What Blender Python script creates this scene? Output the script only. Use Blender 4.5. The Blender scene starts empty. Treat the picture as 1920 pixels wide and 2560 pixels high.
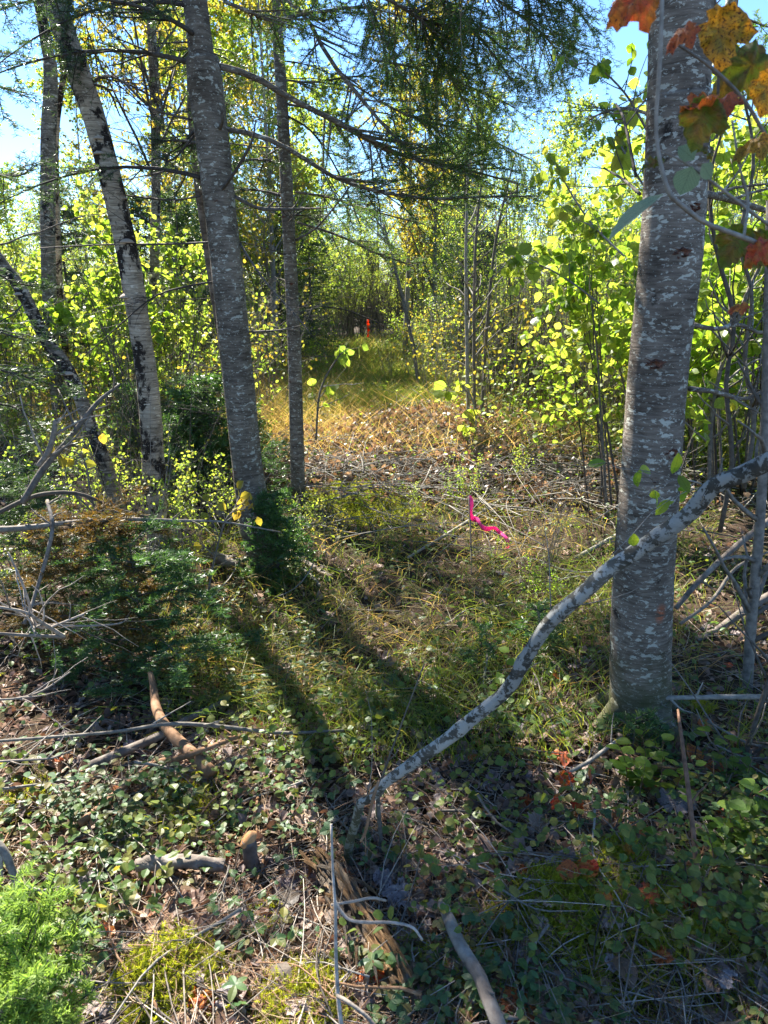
import bpy, math
import numpy as np
rng = np.random.default_rng(11)
PI = math.pi
sc = bpy.context.scene
col = sc.collection

# ------------------------------------------------------------------ camera, world, sun
PITCH = math.radians(18.1); CAMZ = 1.55; F = 1776.0
cam = bpy.data.cameras.new('camera'); camo = bpy.data.objects.new('camera', cam); col.objects.link(camo)
cam.sensor_fit = 'VERTICAL'; cam.sensor_height = 34.6; cam.lens = 24.0
cam.clip_start = 0.02; cam.clip_end = 1500
camo.location = (0, 0, CAMZ); camo.rotation_euler = (PI/2 - PITCH, 0, 0)
cam.dof.use_dof = True; cam.dof.focus_distance = 3.6; cam.dof.aperture_fstop = 11
sc.camera = camo

SUN_EL = math.radians(46); SUN_AZ = math.radians(-33)
world = bpy.data.worlds.new('World'); sc.world = world; world.use_nodes = True
wn = world.node_tree
sky = wn.nodes.new('ShaderNodeTexSky'); sky.sky_type = 'NISHITA'; sky.sun_disc = False
sky.sun_elevation = SUN_EL; sky.sun_rotation = SUN_AZ; sky.air_density = 1.0; sky.dust_density = 0.0; sky.ozone_density = 9.0
wn.links.new(sky.outputs[0], wn.nodes['Background'].inputs[0])
wn.nodes['Background'].inputs[1].default_value = 0.07
sl = bpy.data.lights.new('sun', 'SUN'); sl.energy = 5.0; sl.angle = math.radians(0.53); sl.color = (1.0, 0.95, 0.86)
so = bpy.data.objects.new('sun', sl); col.objects.link(so)
so.rotation_euler = (PI/2 - SUN_EL, 0, PI - SUN_AZ)   # light travels from the sun direction
sc.view_settings.view_transform = 'Standard'; sc.view_settings.look = 'None'
sc.view_settings.exposure = 2.2; sc.view_settings.gamma = 1.0; sc.view_settings.use_curve_mapping = False
sc.cycles.max_bounces = 8; sc.cycles.diffuse_bounces = 5; sc.cycles.glossy_bounces = 2
sc.cycles.transmission_bounces = 3; sc.cycles.transparent_max_bounces = 4
sc.cycles.caustics_reflective = False; sc.cycles.caustics_refractive = False
sc.cycles.sample_clamp_indirect = 6

# ------------------------------------------------------------------ maths helpers
def unit(v): return v / np.maximum(np.linalg.norm(v, axis=-1, keepdims=True), 1e-9)
def U(a, b, n=None): return rng.uniform(a, b, n)
def rdir(n): return unit(rng.normal(size=(n, 3)))

def gh(x, y):
    x = np.asarray(x, float); y = np.asarray(y, float)
    z = 0.035*np.sin(1.3*x+.5)+0.04*np.sin(.9*y+1.1)+0.02*np.sin(2.7*x+1.9*y)+0.012*np.sin(6.1*x-4.3*y)+0.008*np.sin(11*x+9*y+1)
    z = z + 0.25*np.exp(-((x+3.6)**2/3+(y-4)**2/6)) - 0.02
    for (a, b, s, h) in MOUNDS: z = z + h*np.exp(-((x-a)**2+(y-b)**2)/(s*s))
    return z
def ray(px, py):
    u = (px-960)/F; v = (1280-py)/F
    return np.array([u, math.cos(PITCH)+v*math.sin(PITCH), -math.sin(PITCH)+v*math.cos(PITCH)])
def P(px, py, Y):
    d = ray(px, py); return np.array([0, 0, CAMZ]) + d*(Y/d[1])
def PX(px, py, Y, w):
    d = ray(px, py); t = Y/d[1]; p = d*t; return [p[0], p[1], p[2]+CAMZ, w*0.5*t/F]
MOUNDS = []
def G(px, py, up=0.0):
    d = ray(px, py); z = 0.0
    for _ in range(4):
        t = (z-CAMZ)/d[2]; z = float(gh(d[0]*t, d[1]*t))
    return np.array([d[0]*t, d[1]*t, z+up])
def Gxy(x, y, up=0.0): return np.array([x, y, float(gh(x, y))+up])
for px, py, s, h in ((430, 2450, .16, .07), (760, 2500, .14, .05), (1440, 2270, .20, .08), (1700, 2300, .18, .06), (1560, 2140, .10, .05), (300, 2500, .2, .04), (900, 1235, .45, .08), (1150, 1090, .8, .12)):
    g = G(px, py); MOUNDS.append((g[0], g[1], s, h))

def spline(pts, n):
    pts = np.asarray(pts, float); m = len(pts)
    if m == 2:
        t = np.linspace(0, 1, n)[:, None]; return pts[0]*(1-t)+pts[1]*t
    e = np.vstack([2*pts[0]-pts[1], pts, 2*pts[-1]-pts[-2]])
    t = np.linspace(0, m-1-1e-6, n); i = t.astype(int); f = (t-i)[:, None]
    a, b, c, d = e[i], e[i+1], e[i+2], e[i+3]
    return 0.5*((2*b)+(c-a)*f+(2*a-5*b+4*c-d)*f*f+(3*b-a-3*c+d)*f**3)

# ------------------------------------------------------------------ mesh builders; geometry = (V, F, UV, mat index)
def join(parts):
    V, Fs, UV, MI, off = [], [], [], [], 0
    for p in parts:
        if p is None or len(p[0]) == 0: continue
        V.append(p[0]); Fs.append(p[1]+off); UV.append(p[2]); MI.append(np.full(len(p[1]), p[3], np.int32)); off += len(p[0])
    return np.vstack(V), np.vstack(Fs), np.vstack(UV), np.concatenate(MI)
def mesh(name, parts, mats, smooth=False, org=None):
    if isinstance(parts, tuple): parts = [parts]
    V, Fc, UV, MI = join(parts)
    if org is not None: V = V - np.asarray(org)
    me = bpy.data.meshes.new(name); nf = len(Fc)
    me.vertices.add(len(V)); me.vertices.foreach_set('co', V.astype(np.float32).ravel())
    me.loops.add(nf*3); me.loops.foreach_set('vertex_index', Fc.astype(np.int32).ravel())
    me.polygons.add(nf); me.polygons.foreach_set('loop_start', np.arange(0, nf*3, 3, dtype=np.int32))
    me.polygons.foreach_set('material_index', MI)
    me.polygons.foreach_set('use_smooth', np.full(nf, smooth, bool))
    uv = me.uv_layers.new(name='UVMap'); uv.data.foreach_set('uv', UV[Fc.ravel()].astype(np.float32).ravel())
    for m in (mats if isinstance(mats, (list, tuple)) else [mats]): me.materials.append(m)
    me.update(calc_edges=True)
    return me
def tubes(C, R, sides=5, mi=0, cap=True, lump=None):
    """C (n,k,3) centre lines, R (n,k) radii -> joined tubes"""
    C = np.asarray(C, float); R = np.asarray(R, float)
    if C.ndim == 2: C = C[None]; R = R[None]
    n, k, _ = C.shape
    T = np.gradient(C, axis=1); T = unit(T)
    mean = unit(C[:, -1]-C[:, 0]+1e-6)
    ref = np.where(np.abs(mean[:, 2:3]) > .8, np.array([[0., 1, .05]]), np.array([[.05, 0, 1.]]))[:, None, :]
    A = unit(np.cross(T, np.broadcast_to(ref, T.shape))); B = np.cross(T, A)
    th = np.linspace(0, 2*PI, sides, endpoint=False)
    rr = R[:, :, None]*np.ones(sides)
    if lump is not None: rr = rr*lump(n, k, th)
    V = C[:, :, None, :]+rr[..., None]*(np.cos(th)[None, None, :, None]*A[:, :, None]+np.sin(th)[None, None, :, None]*B[:, :, None])
    V = V.reshape(-1, 3)
    uv = np.zeros((n, k, sides, 2)); uv[..., 0] = th/(2*PI); uv[..., 1] = np.linspace(0, 1, k)[None, :, None]
    i = np.arange(k-1)[:, None]*sides; j = np.arange(sides)[None]; j2 = (j+1) % sides
    a, b, c, d = i+j, i+j2, i+sides+j2, i+sides+j
    f = np.stack([np.stack([a, b, c], -1), np.stack([a, c, d], -1)], 2).reshape(-1, 3)
    if cap:
        for s in range(1, sides-1):
            e = (k-1)*sides; f = np.vstack([f, [[e, e+s, e+s+1], [0, s+1, s]]])
    Fc = (f[None]+(np.arange(n)*k*sides)[:, None, None]).reshape(-1, 3)
    return (V, Fc, uv.reshape(-1, 2), mi)
def ribbons(C, W, side=None, mi=0):
    C = np.asarray(C, float); n, k, _ = C.shape
    if side is None: side = rdir(n); 
    T = unit(np.gradient(C, axis=1)); S = unit(np.cross(T, side[:, None]))
    W = np.broadcast_to(np.asarray(W, float), (n, k))[..., None]*.5
    V = np.stack([C-S*W, C+S*W], 2).reshape(-1, 3)
    uv = np.zeros((n, k, 2, 2)); uv[:, :, 1, 0] = 1; uv[..., 1] = np.linspace(0, 1, k)[None, :, None]
    i = np.arange(k-1)*2
    f = np.vstack([np.stack([i, i+1, i+3], 1), np.stack([i, i+3, i+2], 1)])
    Fc = (f[None]+(np.arange(n)*k*2)[:, None, None]).reshape(-1, 3)
    return (V, Fc, uv.reshape(-1, 2), mi)
def frames(D, N):
    D = unit(D); X = unit(np.cross(D, N)); Z = np.cross(X, D)
    return np.stack([X, D, Z], -1)
def scatter(tmpl, pos, D, N, S, mi=0):
    """tmpl = (V, F, UV); leaves lie along D with upper side N"""
    if isinstance(tmpl, list):
        w = rng.integers(0, len(tmpl), len(pos)); out = []
        for q, t in enumerate(tmpl):
            m = w == q
            if m.any(): out.append(scatter(t, pos[m], D[m], N[m], S[m], mi))
        V, Fc, UV, _ = join(out); return (V, Fc, UV, mi)
    tv, tf, tu = tmpl[:3]; R = frames(D, N); n = len(pos)
    V = np.einsum('nij,kj->nki', R, tv)*S[:, None, None]+pos[:, None]
    Fc = (tf[None]+(np.arange(n)*len(tv))[:, None, None]).reshape(-1, 3)
    return (V.reshape(-1, 3), Fc, np.tile(tu, (n, 1)), mi)

# leaf templates: unit length along +Y, upper side +Z, base at origin
def leaf_t(n=3, w=.36, fold=.25, curl=.15, peak=.85, tw=0.0, tooth=0.0):
    t = np.linspace(0, 1, n+1); hw = w*np.sin(PI*t**peak)**.8
    if tooth: hw = hw*(1+tooth*(np.arange(n+1) % 2))
    zc = -curl*t*t
    mid = np.stack([0*t, t, zc], 1); L = []; 
    for s in (-1, 1):
        L.append(np.stack([s*hw, t+.03*(hw > 0), zc+fold*hw+s*tw*np.sin(PI*t)*hw], 1)[1:-1])
    V = np.vstack([mid, L[0], L[1]]); m = n+1; k = n-1; f = []
    for s, o in ((0, m), (1, m+k)):
        def e(i): return i if i in (0, n) else o+i-1
        for i in range(n):
            q = [i, i+1, e(i+1), e(i)]
            tr = [(q[0], q[1], q[2])] if e(i+1) != i+1 else []
            if e(i) != i: tr.append((q[0], q[2], q[3]))
            for a in tr: f.append(a if s == 0 else a[::-1])
    uv = np.stack([V[:, 0]/max(w, .01)*.5+.5, V[:, 1]], 1)
    return V, np.array(f), uv
def maple_t(seed=0, crumple=.08, curl=.2):
    r = np.random.default_rng(seed)
    half = [(.05, -.04), (.15, -.07), (.22, -.0), (.34, .02), (.33, .10), (.40, .15), (.40, .22), (.54, .27), (.49, .34), (.60, .44), (.52, .50), (.50, .60), (.38, .56), (.30, .60), (.28, .68), (.31, .76), (.2, .82), (.17, .92), (.08, .96)]
    o = [(0, 0.02)]+half+[(0, 1.06)]+[(-x, y) for x, y in half[::-1]]
    o = np.array(o, float)+r.normal(size=(len(o), 2))*.012
    c = np.array([0, .33]); rings = [c+(o-c)*s for s in (.45, .8, 1.0)]
    V2 = np.vstack([[c]]+rings); m = len(o)
    z = -curl*(V2[:, 0]**2*1.4+(V2[:, 1]-.3)**2)+.1*np.abs(V2[:, 0])
    ph = r.uniform(0, 6, 4)
    z += crumple*(np.sin(9*V2[:, 0]+ph[0])*np.cos(8*V2[:, 1]+ph[1])+.7*np.sin(17*V2[:, 0]+13*V2[:, 1]+ph[2]))
    V = np.column_stack([V2, z]); f = []
    for i in range(m):
        j = (i+1) % m; f.append((0, 1+i, 1+j))
        for q in (0, 1):
            a = 1+q*m; b = a+m; f += [(a+i, b+i, b+j), (a+i, b+j, a+j)]
    f = np.array(f)[:, ::-1]
    return V, f, np.column_stack([V2[:, 0]*.5+.5, V2[:, 1]])
def merge_t(ts):
    g = join([(t[0], t[1], t[2], 0) for t in ts]); return g[0], g[1], g[2]
def place_t(t, ang, s=1, off=(0, 0, 0), tilt=0):
    c, si = math.cos(ang), math.sin(ang); V = t[0]*s
    ct, st = math.cos(tilt), math.sin(tilt)
    V = np.column_stack([V[:, 0], V[:, 1]*ct-V[:, 2]*st, V[:, 1]*st+V[:, 2]*ct])
    V = np.column_stack([V[:, 0]*c-V[:, 1]*si, V[:, 0]*si+V[:, 1]*c, V[:, 2]])+np.array(off)
    return V, t[1], t[2]
T_far = [leaf_t(2, .42, .3, .1), leaf_t(2, .36, .1, .25)]
T_mid = [leaf_t(3, .40, .25, .12), leaf_t(3, .36, .15, .3, tw=.3), leaf_t(3, .42, .05, .2, tw=-.2)]
T_round = [leaf_t(4, .46, .12, .1, .75), leaf_t(4, .44, .3, .25, .75, tw=.3), leaf_t(4, .46, -.1, .2, .75, tw=-.3)]
T_oval = [leaf_t(5, .27, .25, .15, .9), leaf_t(5, .25, .1, .35, .9, tw=.2)]
T_dead = [leaf_t(4, .34, .6, .5, tw=.8), leaf_t(4, .3, -.5, .7, tw=-.7), leaf_t(3, .4, .9, .2, tw=.4)]
T_maple = [maple_t(1), maple_t(2, .05), maple_t(3, .11, .5)]
_tl = leaf_t(6, .38, .18, .12, .85, tooth=.13)
T_tri = [merge_t([place_t(_tl, 0, .62, (0, .3, 0)), place_t(_tl, 1.25, .55, (0, .28, 0)), place_t(_tl, -1.25, .55, (0, .28, 0)), (np.array([[-.012, 0, 0], [.012, 0, 0], [0, .32, .0]]), np.array([[0, 1, 2]]), np.zeros((3, 2))+.5)])]

# ------------------------------------------------------------------ materials
MATS = {}
def newmat(name):
    m = bpy.data.materials.new(name); m.use_nodes = True; nt = m.node_tree; nt.nodes.clear()
    out = nt.nodes.new('ShaderNodeOutputMaterial'); return m, nt, out
def nd(nt, t, **kw):
    n = nt.nodes.new(t)
    for k, v in kw.items():
        if k.startswith('_'): setattr(n, k[1:], v)
        else: n.inputs[k].default_value = v
    return n
def ramp(nt, fac, stops, interp='LINEAR'):
    r = nt.nodes.new('ShaderNodeValToRGB'); r.color_ramp.interpolation = interp
    e = r.color_ramp.elements
    while len(e) < len(stops): e.new(.5)
    for q, (p, c) in zip(e, stops):
        q.position = p; q.color = (c[0], c[1], c[2], 1) if hasattr(c, '__len__') else (c, c, c, 1)
    if fac is not None: nt.links.new(fac, r.inputs[0])
    return r
def mixc(nt, fac, a, b, mode='MIX'):
    m = nt.nodes.new('ShaderNodeMix'); m.data_type = 'RGBA'; m.blend_type = mode
    for s, v in ((m.inputs[0], fac), (m.inputs[6], a), (m.inputs[7], b)):
        if isinstance(v, bpy.types.NodeSocket): nt.links.new(v, s)
        else: s.default_value = v if not hasattr(v, '__len__') else (v[0], v[1], v[2], 1)
    return m.outputs[2]
def noise(nt, vec, scale, detail=4, rough=.55, dist=0.0):
    n = nd(nt, 'ShaderNodeTexNoise', Scale=scale, Detail=detail, Roughness=rough, Distortion=dist)
    if vec is not None: nt.links.new(vec, n.inputs['Vector'])
    return n.outputs['Fac']
def mapped(nt, scale, coord='Object'):
    tc = nt.nodes.new('ShaderNodeTexCoord'); mp = nt.nodes.new('ShaderNodeMapping'); mp.inputs['Scale'].default_value = scale
    nt.links.new(tc.outputs[coord], mp.inputs[0]); return mp.outputs[0]
def leafmat(name, cols, trans=.45, tgain=(2.6, 2.3, 1.2), rough=.5, spots=None, vein=.75, spec=.35, blend=None):
    m, nt, out = newmat(name); L = nt.links.new
    ge = nt.nodes.new('ShaderNodeNewGeometry'); oi = nt.nodes.new('ShaderNodeObjectInfo')
    a = nd(nt, 'ShaderNodeMath', _operation='ADD'); L(ge.outputs['Random Per Island'], a.inputs[0]); L(oi.outputs['Random'], a.inputs[1])
    fr = nd(nt, 'ShaderNodeMath', _operation='FRACT'); L(a.outputs[0], fr.inputs[0])
    n = len(cols); r = ramp(nt, fr.outputs[0], [((i+.5)/n, c) for i, c in enumerate(cols)])
    base = r.outputs[0]
    if blend:
        bz = noise(nt, mapped(nt, (1, 1, 1)), 2.2, 4, .6, .4); base = mixc(nt, ramp(nt, bz, [(.42, 0.), (.58, 1.)]).outputs[0], base, blend)
    nz = noise(nt, mapped(nt, (1, 1, 1)), 60, 3)
    base = mixc(nt, 1.0, base, ramp(nt, nz, [(.3, .7), (.7, 1.25)]).outputs[0], 'MULTIPLY')
    if vein < 1:
        uvn = nt.nodes.new('ShaderNodeUVMap'); sp = nt.nodes.new('ShaderNodeSeparateXYZ'); L(uvn.outputs[0], sp.inputs[0])
        d = nd(nt, 'ShaderNodeMath', _operation='SUBTRACT'); L(sp.outputs[0], d.inputs[0]); d.inputs[1].default_value = .5
        ab = nd(nt, 'ShaderNodeMath', _operation='ABSOLUTE'); L(d.outputs[0], ab.inputs[0])
        w = nd(nt, 'ShaderNodeMath', _operation='MULTIPLY_ADD'); L(ab.outputs[0], w.inputs[0]); w.inputs[1].default_value = -1.1; L(sp.outputs[1], w.inputs[2])
        sn = nd(nt, 'ShaderNodeMath', _operation='SINE'); w2 = nd(nt, 'ShaderNodeMath', _operation='MULTIPLY'); L(w.outputs[0], w2.inputs[0]); w2.inputs[1].default_value = 46
        L(w2.outputs[0], sn.inputs[0])
        vr = ramp(nt, sn.outputs[0], [(.75, 1.0), (1.0, vein)]); mr = ramp(nt, ab.outputs[0], [(.0, vein), (.035, 1.0)])
        base = mixc(nt, 1, base, vr.outputs[0], 'MULTIPLY'); base = mixc(nt, 1, base, mr.outputs[0], 'MULTIPLY')
    if spots:
        s1 = noise(nt, mapped(nt, (1, 1, 1)), spots[0], 2); s2 = ramp(nt, s1, [(spots[1], 0.), (spots[1]+.04, 1.)])
        base = mixc(nt, s2.outputs[0], base, spots[2])
    bs = nd(nt, 'ShaderNodeBsdfPrincipled', Roughness=rough); L(base, bs.inputs['Base Color']); bs.inputs['Specular IOR Level'].default_value = spec
    tr = nt.nodes.new('ShaderNodeBsdfTranslucent'); tc_ = mixc(nt, 1, base, tgain, 'MULTIPLY'); L(tc_, tr.inputs[0])
    mx = nt.nodes.new('ShaderNodeMixShader'); mx.inputs[0].default_value = trans
    L(bs.outputs[0], mx.inputs[1]); L(tr.outputs[0], mx.inputs[2]); L(mx.outputs[0], out.inputs[0]); return m
def simplemat(name, cols, rough=.8, ns=30, bump=.3, scale=(1, 1, 1), island=True):
    m, nt, out = newmat(name); L = nt.links.new
    v = mapped(nt, scale); nz = noise(nt, v, ns, 6, .6)
    if island:
        ge = nt.nodes.new('ShaderNodeNewGeometry'); oi = nt.nodes.new('ShaderNodeObjectInfo')
        a = nd(nt, 'ShaderNodeMath', _operation='ADD'); L(ge.outputs['Random Per Island'], a.inputs[0]); L(oi.outputs['Random'], a.inputs[1])
        fr = nd(nt, 'ShaderNodeMath', _operation='FRACT'); L(a.outputs[0], fr.inputs[0])
        n = len(cols); base = ramp(nt, fr.outputs[0], [((i+.5)/n, c) for i, c in enumerate(cols)]).outputs[0]
        base = mixc(nt, 1, base, ramp(nt, nz, [(.3, .55), (.7, 1.4)]).outputs[0], 'MULTIPLY')
    else:
        n = len(cols); base = ramp(nt, nz, [(.3+.4*i/(n-1), c) for i, c in enumerate(cols)]).outputs[0]
    bs = nd(nt, 'ShaderNodeBsdfPrincipled', Roughness=rough); L(base, bs.inputs['Base Color']); bs.inputs['Specular IOR Level'].default_value = .25
    if bump:
        b = nd(nt, 'ShaderNodeBump', Strength=bump, Distance=.01); L(nz, b.inputs['Height']); L(b.outputs[0], bs.inputs['Normal'])
    L(bs.outputs[0], out.inputs[0]); return m
def barkmat(name, dark, mid, light, lichen=(.5, .5, .43), lth=.6, stretch=9, patch=None, pth=.6, pscale=7, pst=1.0, blaze=None, dist=.0045):
    m, nt, out = newmat(name); L = nt.links.new
    v1 = mapped(nt, (1, 1, stretch)); v2 = mapped(nt, (1, 1, 1)); v3 = mapped(nt, (1, 1, 2.0)); v4 = mapped(nt, (1, 1, pst))
    h = noise(nt, v1, 11, 7, .68, .4); med = noise(nt, v2, 9, 5, .6)
    base = ramp(nt, h, [(.34, dark), (.5, mid), (.68, light)]).outputs[0]
    base = mixc(nt, 1, base, ramp(nt, med, [(.3, .62), (.7, 1.3)]).outputs[0], 'MULTIPLY')
    if patch is not None:
        pz = noise(nt, v4, pscale, 8, .66, .3); base = mixc(nt, ramp(nt, pz, [(pth, 0.), (pth+.035, 1.)]).outputs[0], base, patch)
    if lth < 1:
        l1 = noise(nt, v3, 26, 5, .6, .3); l2 = noise(nt, v3, 70, 4, .6)
        a = ramp(nt, l1, [(lth, 0.), (lth+.03, .85)]); b = ramp(nt, l2, [(lth+.03, 0.), (lth+.06, .7)])
        base = mixc(nt, a.outputs[0], base, lichen); base = mixc(nt, b.outputs[0], base, lichen)
    sepz = nt.nodes.new('ShaderNodeSeparateXYZ'); L(v2, sepz.inputs[0]); big_ = noise(nt, v2, 2.2, 3, .5)
    base = mixc(nt, 1, base, ramp(nt, big_, [(.35, (.72, .7, .68)), (.65, (1.18, 1.17, 1.15))]).outputs[0], 'MULTIPLY')
    zn = nd(nt, 'ShaderNodeMath', _operation='MULTIPLY_ADD'); L(med, zn.inputs[0]); zn.inputs[1].default_value = .6; L(sepz.outputs[2], zn.inputs[2])
    base = mixc(nt, ramp(nt, zn.outputs[0], [(.32, .75), (.62, 0.)]).outputs[0], base, (.075, .08, .03))
    if blaze is not None:
        tc = nt.nodes.new('ShaderNodeTexCoord'); mp = nt.nodes.new('ShaderNodeMapping'); mp.vector_type = 'TEXTURE'
        mp.inputs['Location'].default_value = blaze[0]; mp.inputs['Scale'].default_value = blaze[1]; L(tc.outputs['Object'], mp.inputs[0])
        g = nt.nodes.new('ShaderNodeTexGradient'); g.gradient_type = 'SPHERICAL'; L(mp.outputs[0], g.inputs[0])
        gm = nd(nt, 'ShaderNodeMath', _operation='MULTIPLY'); L(ramp(nt, g.outputs[1], [(.1, 0.), (.5, .75)]).outputs[0], gm.inputs[0]); L(ramp(nt, h, [(.42, 0.), (.52, 1.)]).outputs[0], gm.inputs[1])
        base = mixc(nt, gm.outputs[0], base, (.42, .10, .03))
    bs = nd(nt, 'ShaderNodeBsdfPrincipled', Roughness=.85); L(base, bs.inputs['Base Color']); bs.inputs['Specular IOR Level'].default_value = .1
    b = nd(nt, 'ShaderNodeBump', Strength=.8, Distance=dist); L(h, b.inputs['Height']); L(b.outputs[0], bs.inputs['Normal'])
    L(bs.outputs[0], out.inputs[0]); return m

M_bark_fir = barkmat('fir bark', (.085, .068, .053), (.17, .142, .113), (.27, .23, .185), lth=.585, stretch=8)
g0 = G(1600, 1790)
M_bark_big = barkmat('grey fir bark', (.09, .073, .058), (.175, .145, .118), (.265, .23, .19), lth=.575, stretch=9, patch=(.04, .033, .028), pth=.615, pscale=4, blaze=((P(1610, 1485, 2.3)-g0)+np.array([0, -.06, 0]), (.03, .2, .055)))
M_birch = barkmat('birch bark', (.14, .11, .08), (.4, .33, .25), (.62, .54, .43), lichen=(.64, .58, .48), lth=.62, stretch=14, patch=(.035, .028, .024), pth=.50, pscale=6, pst=.8)
M_birch_dark = barkmat('old birch bark', (.06, .05, .04), (.19, .16, .125), (.36, .31, .25), lichen=(.5, .46, .39), lth=.58, stretch=10, patch=(.03, .027, .025), pth=.52, pscale=5, pst=.6)
M_snag = barkmat('weathered brown bark', (.06, .045, .035), (.14, .11, .085), (.25, .21, .17), lth=.66, stretch=3)
M_spot = barkmat('spotted lichen bark', (.05, .047, .038), (.085, .08, .065), (.13, .12, .1), lichen=(.32, .32, .29), lth=.57, stretch=1.5, patch=(.34, .34, .31), pth=.485, pscale=40, dist=.002)
M_twig = simplemat('dark twig bark', [(.05, .04, .034), (.09, .075, .062), (.13, .115, .1)], ns=60)
M_twig_pale = simplemat('pale dry twig', [(.2, .17, .14), (.32, .27, .22), (.42, .36, .3)], ns=60)
M_alder = simplemat('alder stem bark', [(.13, .115, .095), (.21, .19, .16), (.29, .265, .225)], ns=50)
M_deadwood = simplemat('grey brown dead wood', [(.08, .066, .052), (.14, .12, .1), (.21, .185, .155)], ns=45)
M_red_twig = simplemat('reddish brown stem', [(.11, .055, .035), (.16, .085, .05), (.2, .13, .09)], ns=60)
M_stick = simplemat('peeled orange brown stick', [(.14, .075, .04), (.24, .135, .07), (.32, .2, .12)], ns=25, scale=(1, 1, 1), island=False)
M_log = simplemat('grey weathered log', [(.07, .055, .045), (.17, .14, .115), (.3, .27, .23)], ns=18, scale=(1, 1, 1), island=False, bump=.8)
M_rot = simplemat('rotten orange wood', [(.08, .04, .02), (.26, .14, .06), (.42, .27, .13), (.3, .29, .26)], ns=14, island=False, bump=.9)
def rotmat():
    m, nt, out = newmat('rotten grained wood'); L = nt.links.new
    uvn = nt.nodes.new('ShaderNodeUVMap'); mp = nt.nodes.new('ShaderNodeMapping'); mp.inputs['Scale'].default_value = (9, 1.6, 1); L(uvn.outputs[0], mp.inputs[0])
    h = noise(nt, mp.outputs[0], 4, 8, .72, .6); b2 = noise(nt, mapped(nt, (1, 1, 1)), 9, 4, .6)
    base = ramp(nt, h, [(.36, (.05, .028, .016)), (.5, (.2, .115, .055)), (.62, (.36, .24, .13)), (.72, (.25, .2, .15))]).outputs[0]
    base = mixc(nt, ramp(nt, b2, [(.5, 0.), (.58, .8)]).outputs[0], base, (.15, .135, .115))
    bs = nd(nt, 'ShaderNodeBsdfPrincipled', Roughness=.9); L(base, bs.inputs['Base Color']); bs.inputs['Specular IOR Level'].default_value = .1
    bp = nd(nt, 'ShaderNodeBump', Strength=1, Distance=.012); L(h, bp.inputs['Height']); L(bp.outputs[0], bs.inputs['Normal']); L(bs.outputs[0], out.inputs[0]); return m
M_rot = rotmat()
M_cut = simplemat('fresh cut wood', [(.4, .17, .07), (.5, .25, .1), (.55, .32, .16)], ns=30, island=False, bump=.1)
M_needle = leafmat('fir needles', [(.035, .07, .025), (.05, .095, .03), (.07, .115, .04), (.045, .085, .04)], .28, (2.2, 2.2, 1.0), .42, vein=1, spec=.5)
M_needle_h = leafmat('hemlock needles', [(.035, .085, .03), (.05, .11, .03), (.075, .135, .035), (.11, .14, .03)], .4, (2.6, 2.6, 1.1), .5, vein=1, spec=.3)
M_needle_b = leafmat('young fir needles', [(.04, .095, .03), (.06, .13, .04), (.085, .155, .045), (.05, .11, .04)], .35, (2.2, 2.2, 1.0), .38, vein=1, spec=.5)
M_needle_y = leafmat('yellowing needles', [(.10, .085, .02), (.16, .10, .02), (.07, .07, .02), (.2, .11, .03)], .3, (2, 1.7, 1), .5, vein=1)
M_needle_l = leafmat('bright spruce needles', [(.16, .25, .05), (.21, .31, .07), (.26, .36, .09)], .42, (2.0, 2.0, 1.2), .5, vein=1)
M_leaf_yg = leafmat('yellow green leaves', [(.12, .18, .035), (.15, .21, .04), (.2, .235, .05), (.10, .165, .035), (.235, .235, .055)], .58, (3.2, 3.1, 1.5), .45)
M_leaf_y = leafmat('yellow autumn leaves', [(.2, .2, .04), (.25, .22, .04), (.15, .18, .04), (.3, .22, .045), (.17, .19, .04)], .52, (2.5, 2.2, 1.0), .5)
M_leaf_g = leafmat('green shrub leaves', [(.08, .15, .025), (.10, .18, .03), (.15, .21, .035), (.085, .15, .03)], .52, (3.6, 3.2, 1.1), .42)
M_herb = leafmat('dark green herb leaves', [(.05, .11, .04), (.065, .135, .045), (.09, .155, .045), (.06, .12, .055), (.12, .15, .04), (.15, .13, .045)], .38, (2.6, 2.4, 1.1), .46, spec=.4)
M_herb_y = leafmat('pale green herb leaves', [(.09, .15, .03), (.13, .17, .035), (.18, .17, .04), (.07, .13, .03)], .4, (2.6, 2.2, 1.0), .45)
M_grass = leafmat('green grass', [(.09, .15, .025), (.14, .19, .035), (.2, .19, .055), (.08, .14, .03)], .45, (2.4, 2.2, 1.1), .5, vein=1)
M_grass_d = leafmat('dry golden grass', [(.42, .31, .13), (.5, .36, .16), (.26, .25, .07), (.36, .22, .09), (.2, .22, .05)], .45, (2.0, 1.8, 1.1), .6, vein=1)
M_straw = leafmat('dead straw and needles', [(.3, .2, .11), (.4, .3, .19), (.2, .12, .07), (.26, .13, .07)], .15, (1.5, 1.3, 1), .7, vein=1)
M_dead = leafmat('dead brown leaves', [(.2, .12, .075), (.29, .18, .12), (.34, .26, .21), (.24, .19, .18), (.16, .09, .06)], .16, (1.8, 1.4, 1), .55)
M_dead_b = leafmat('curled rusty leaves', [(.16, .105, .07), (.22, .155, .105), (.32, .25, .18), (.12, .09, .065), (.2, .13, .08), (.27, .22, .17)], .28, (2.0, 1.5, 1), .42, spec=.5)
M_greyleaf = leafmat('grey dead maple leaf', [(.20, .17, .175), (.27, .235, .235), (.17, .14, .145)], .08, (1.5, 1.4, 1), .6, spots=(11, .62, (.07, .05, .05)))
M_red = leafmat('red maple leaf', [(.42, .04, .02), (.5, .09, .03), (.34, .04, .03)], .35, (2, 1.5, 1), .5, blend=(.42, .16, .03), spots=(12, .62, (.05, .02, .02)))
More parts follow.
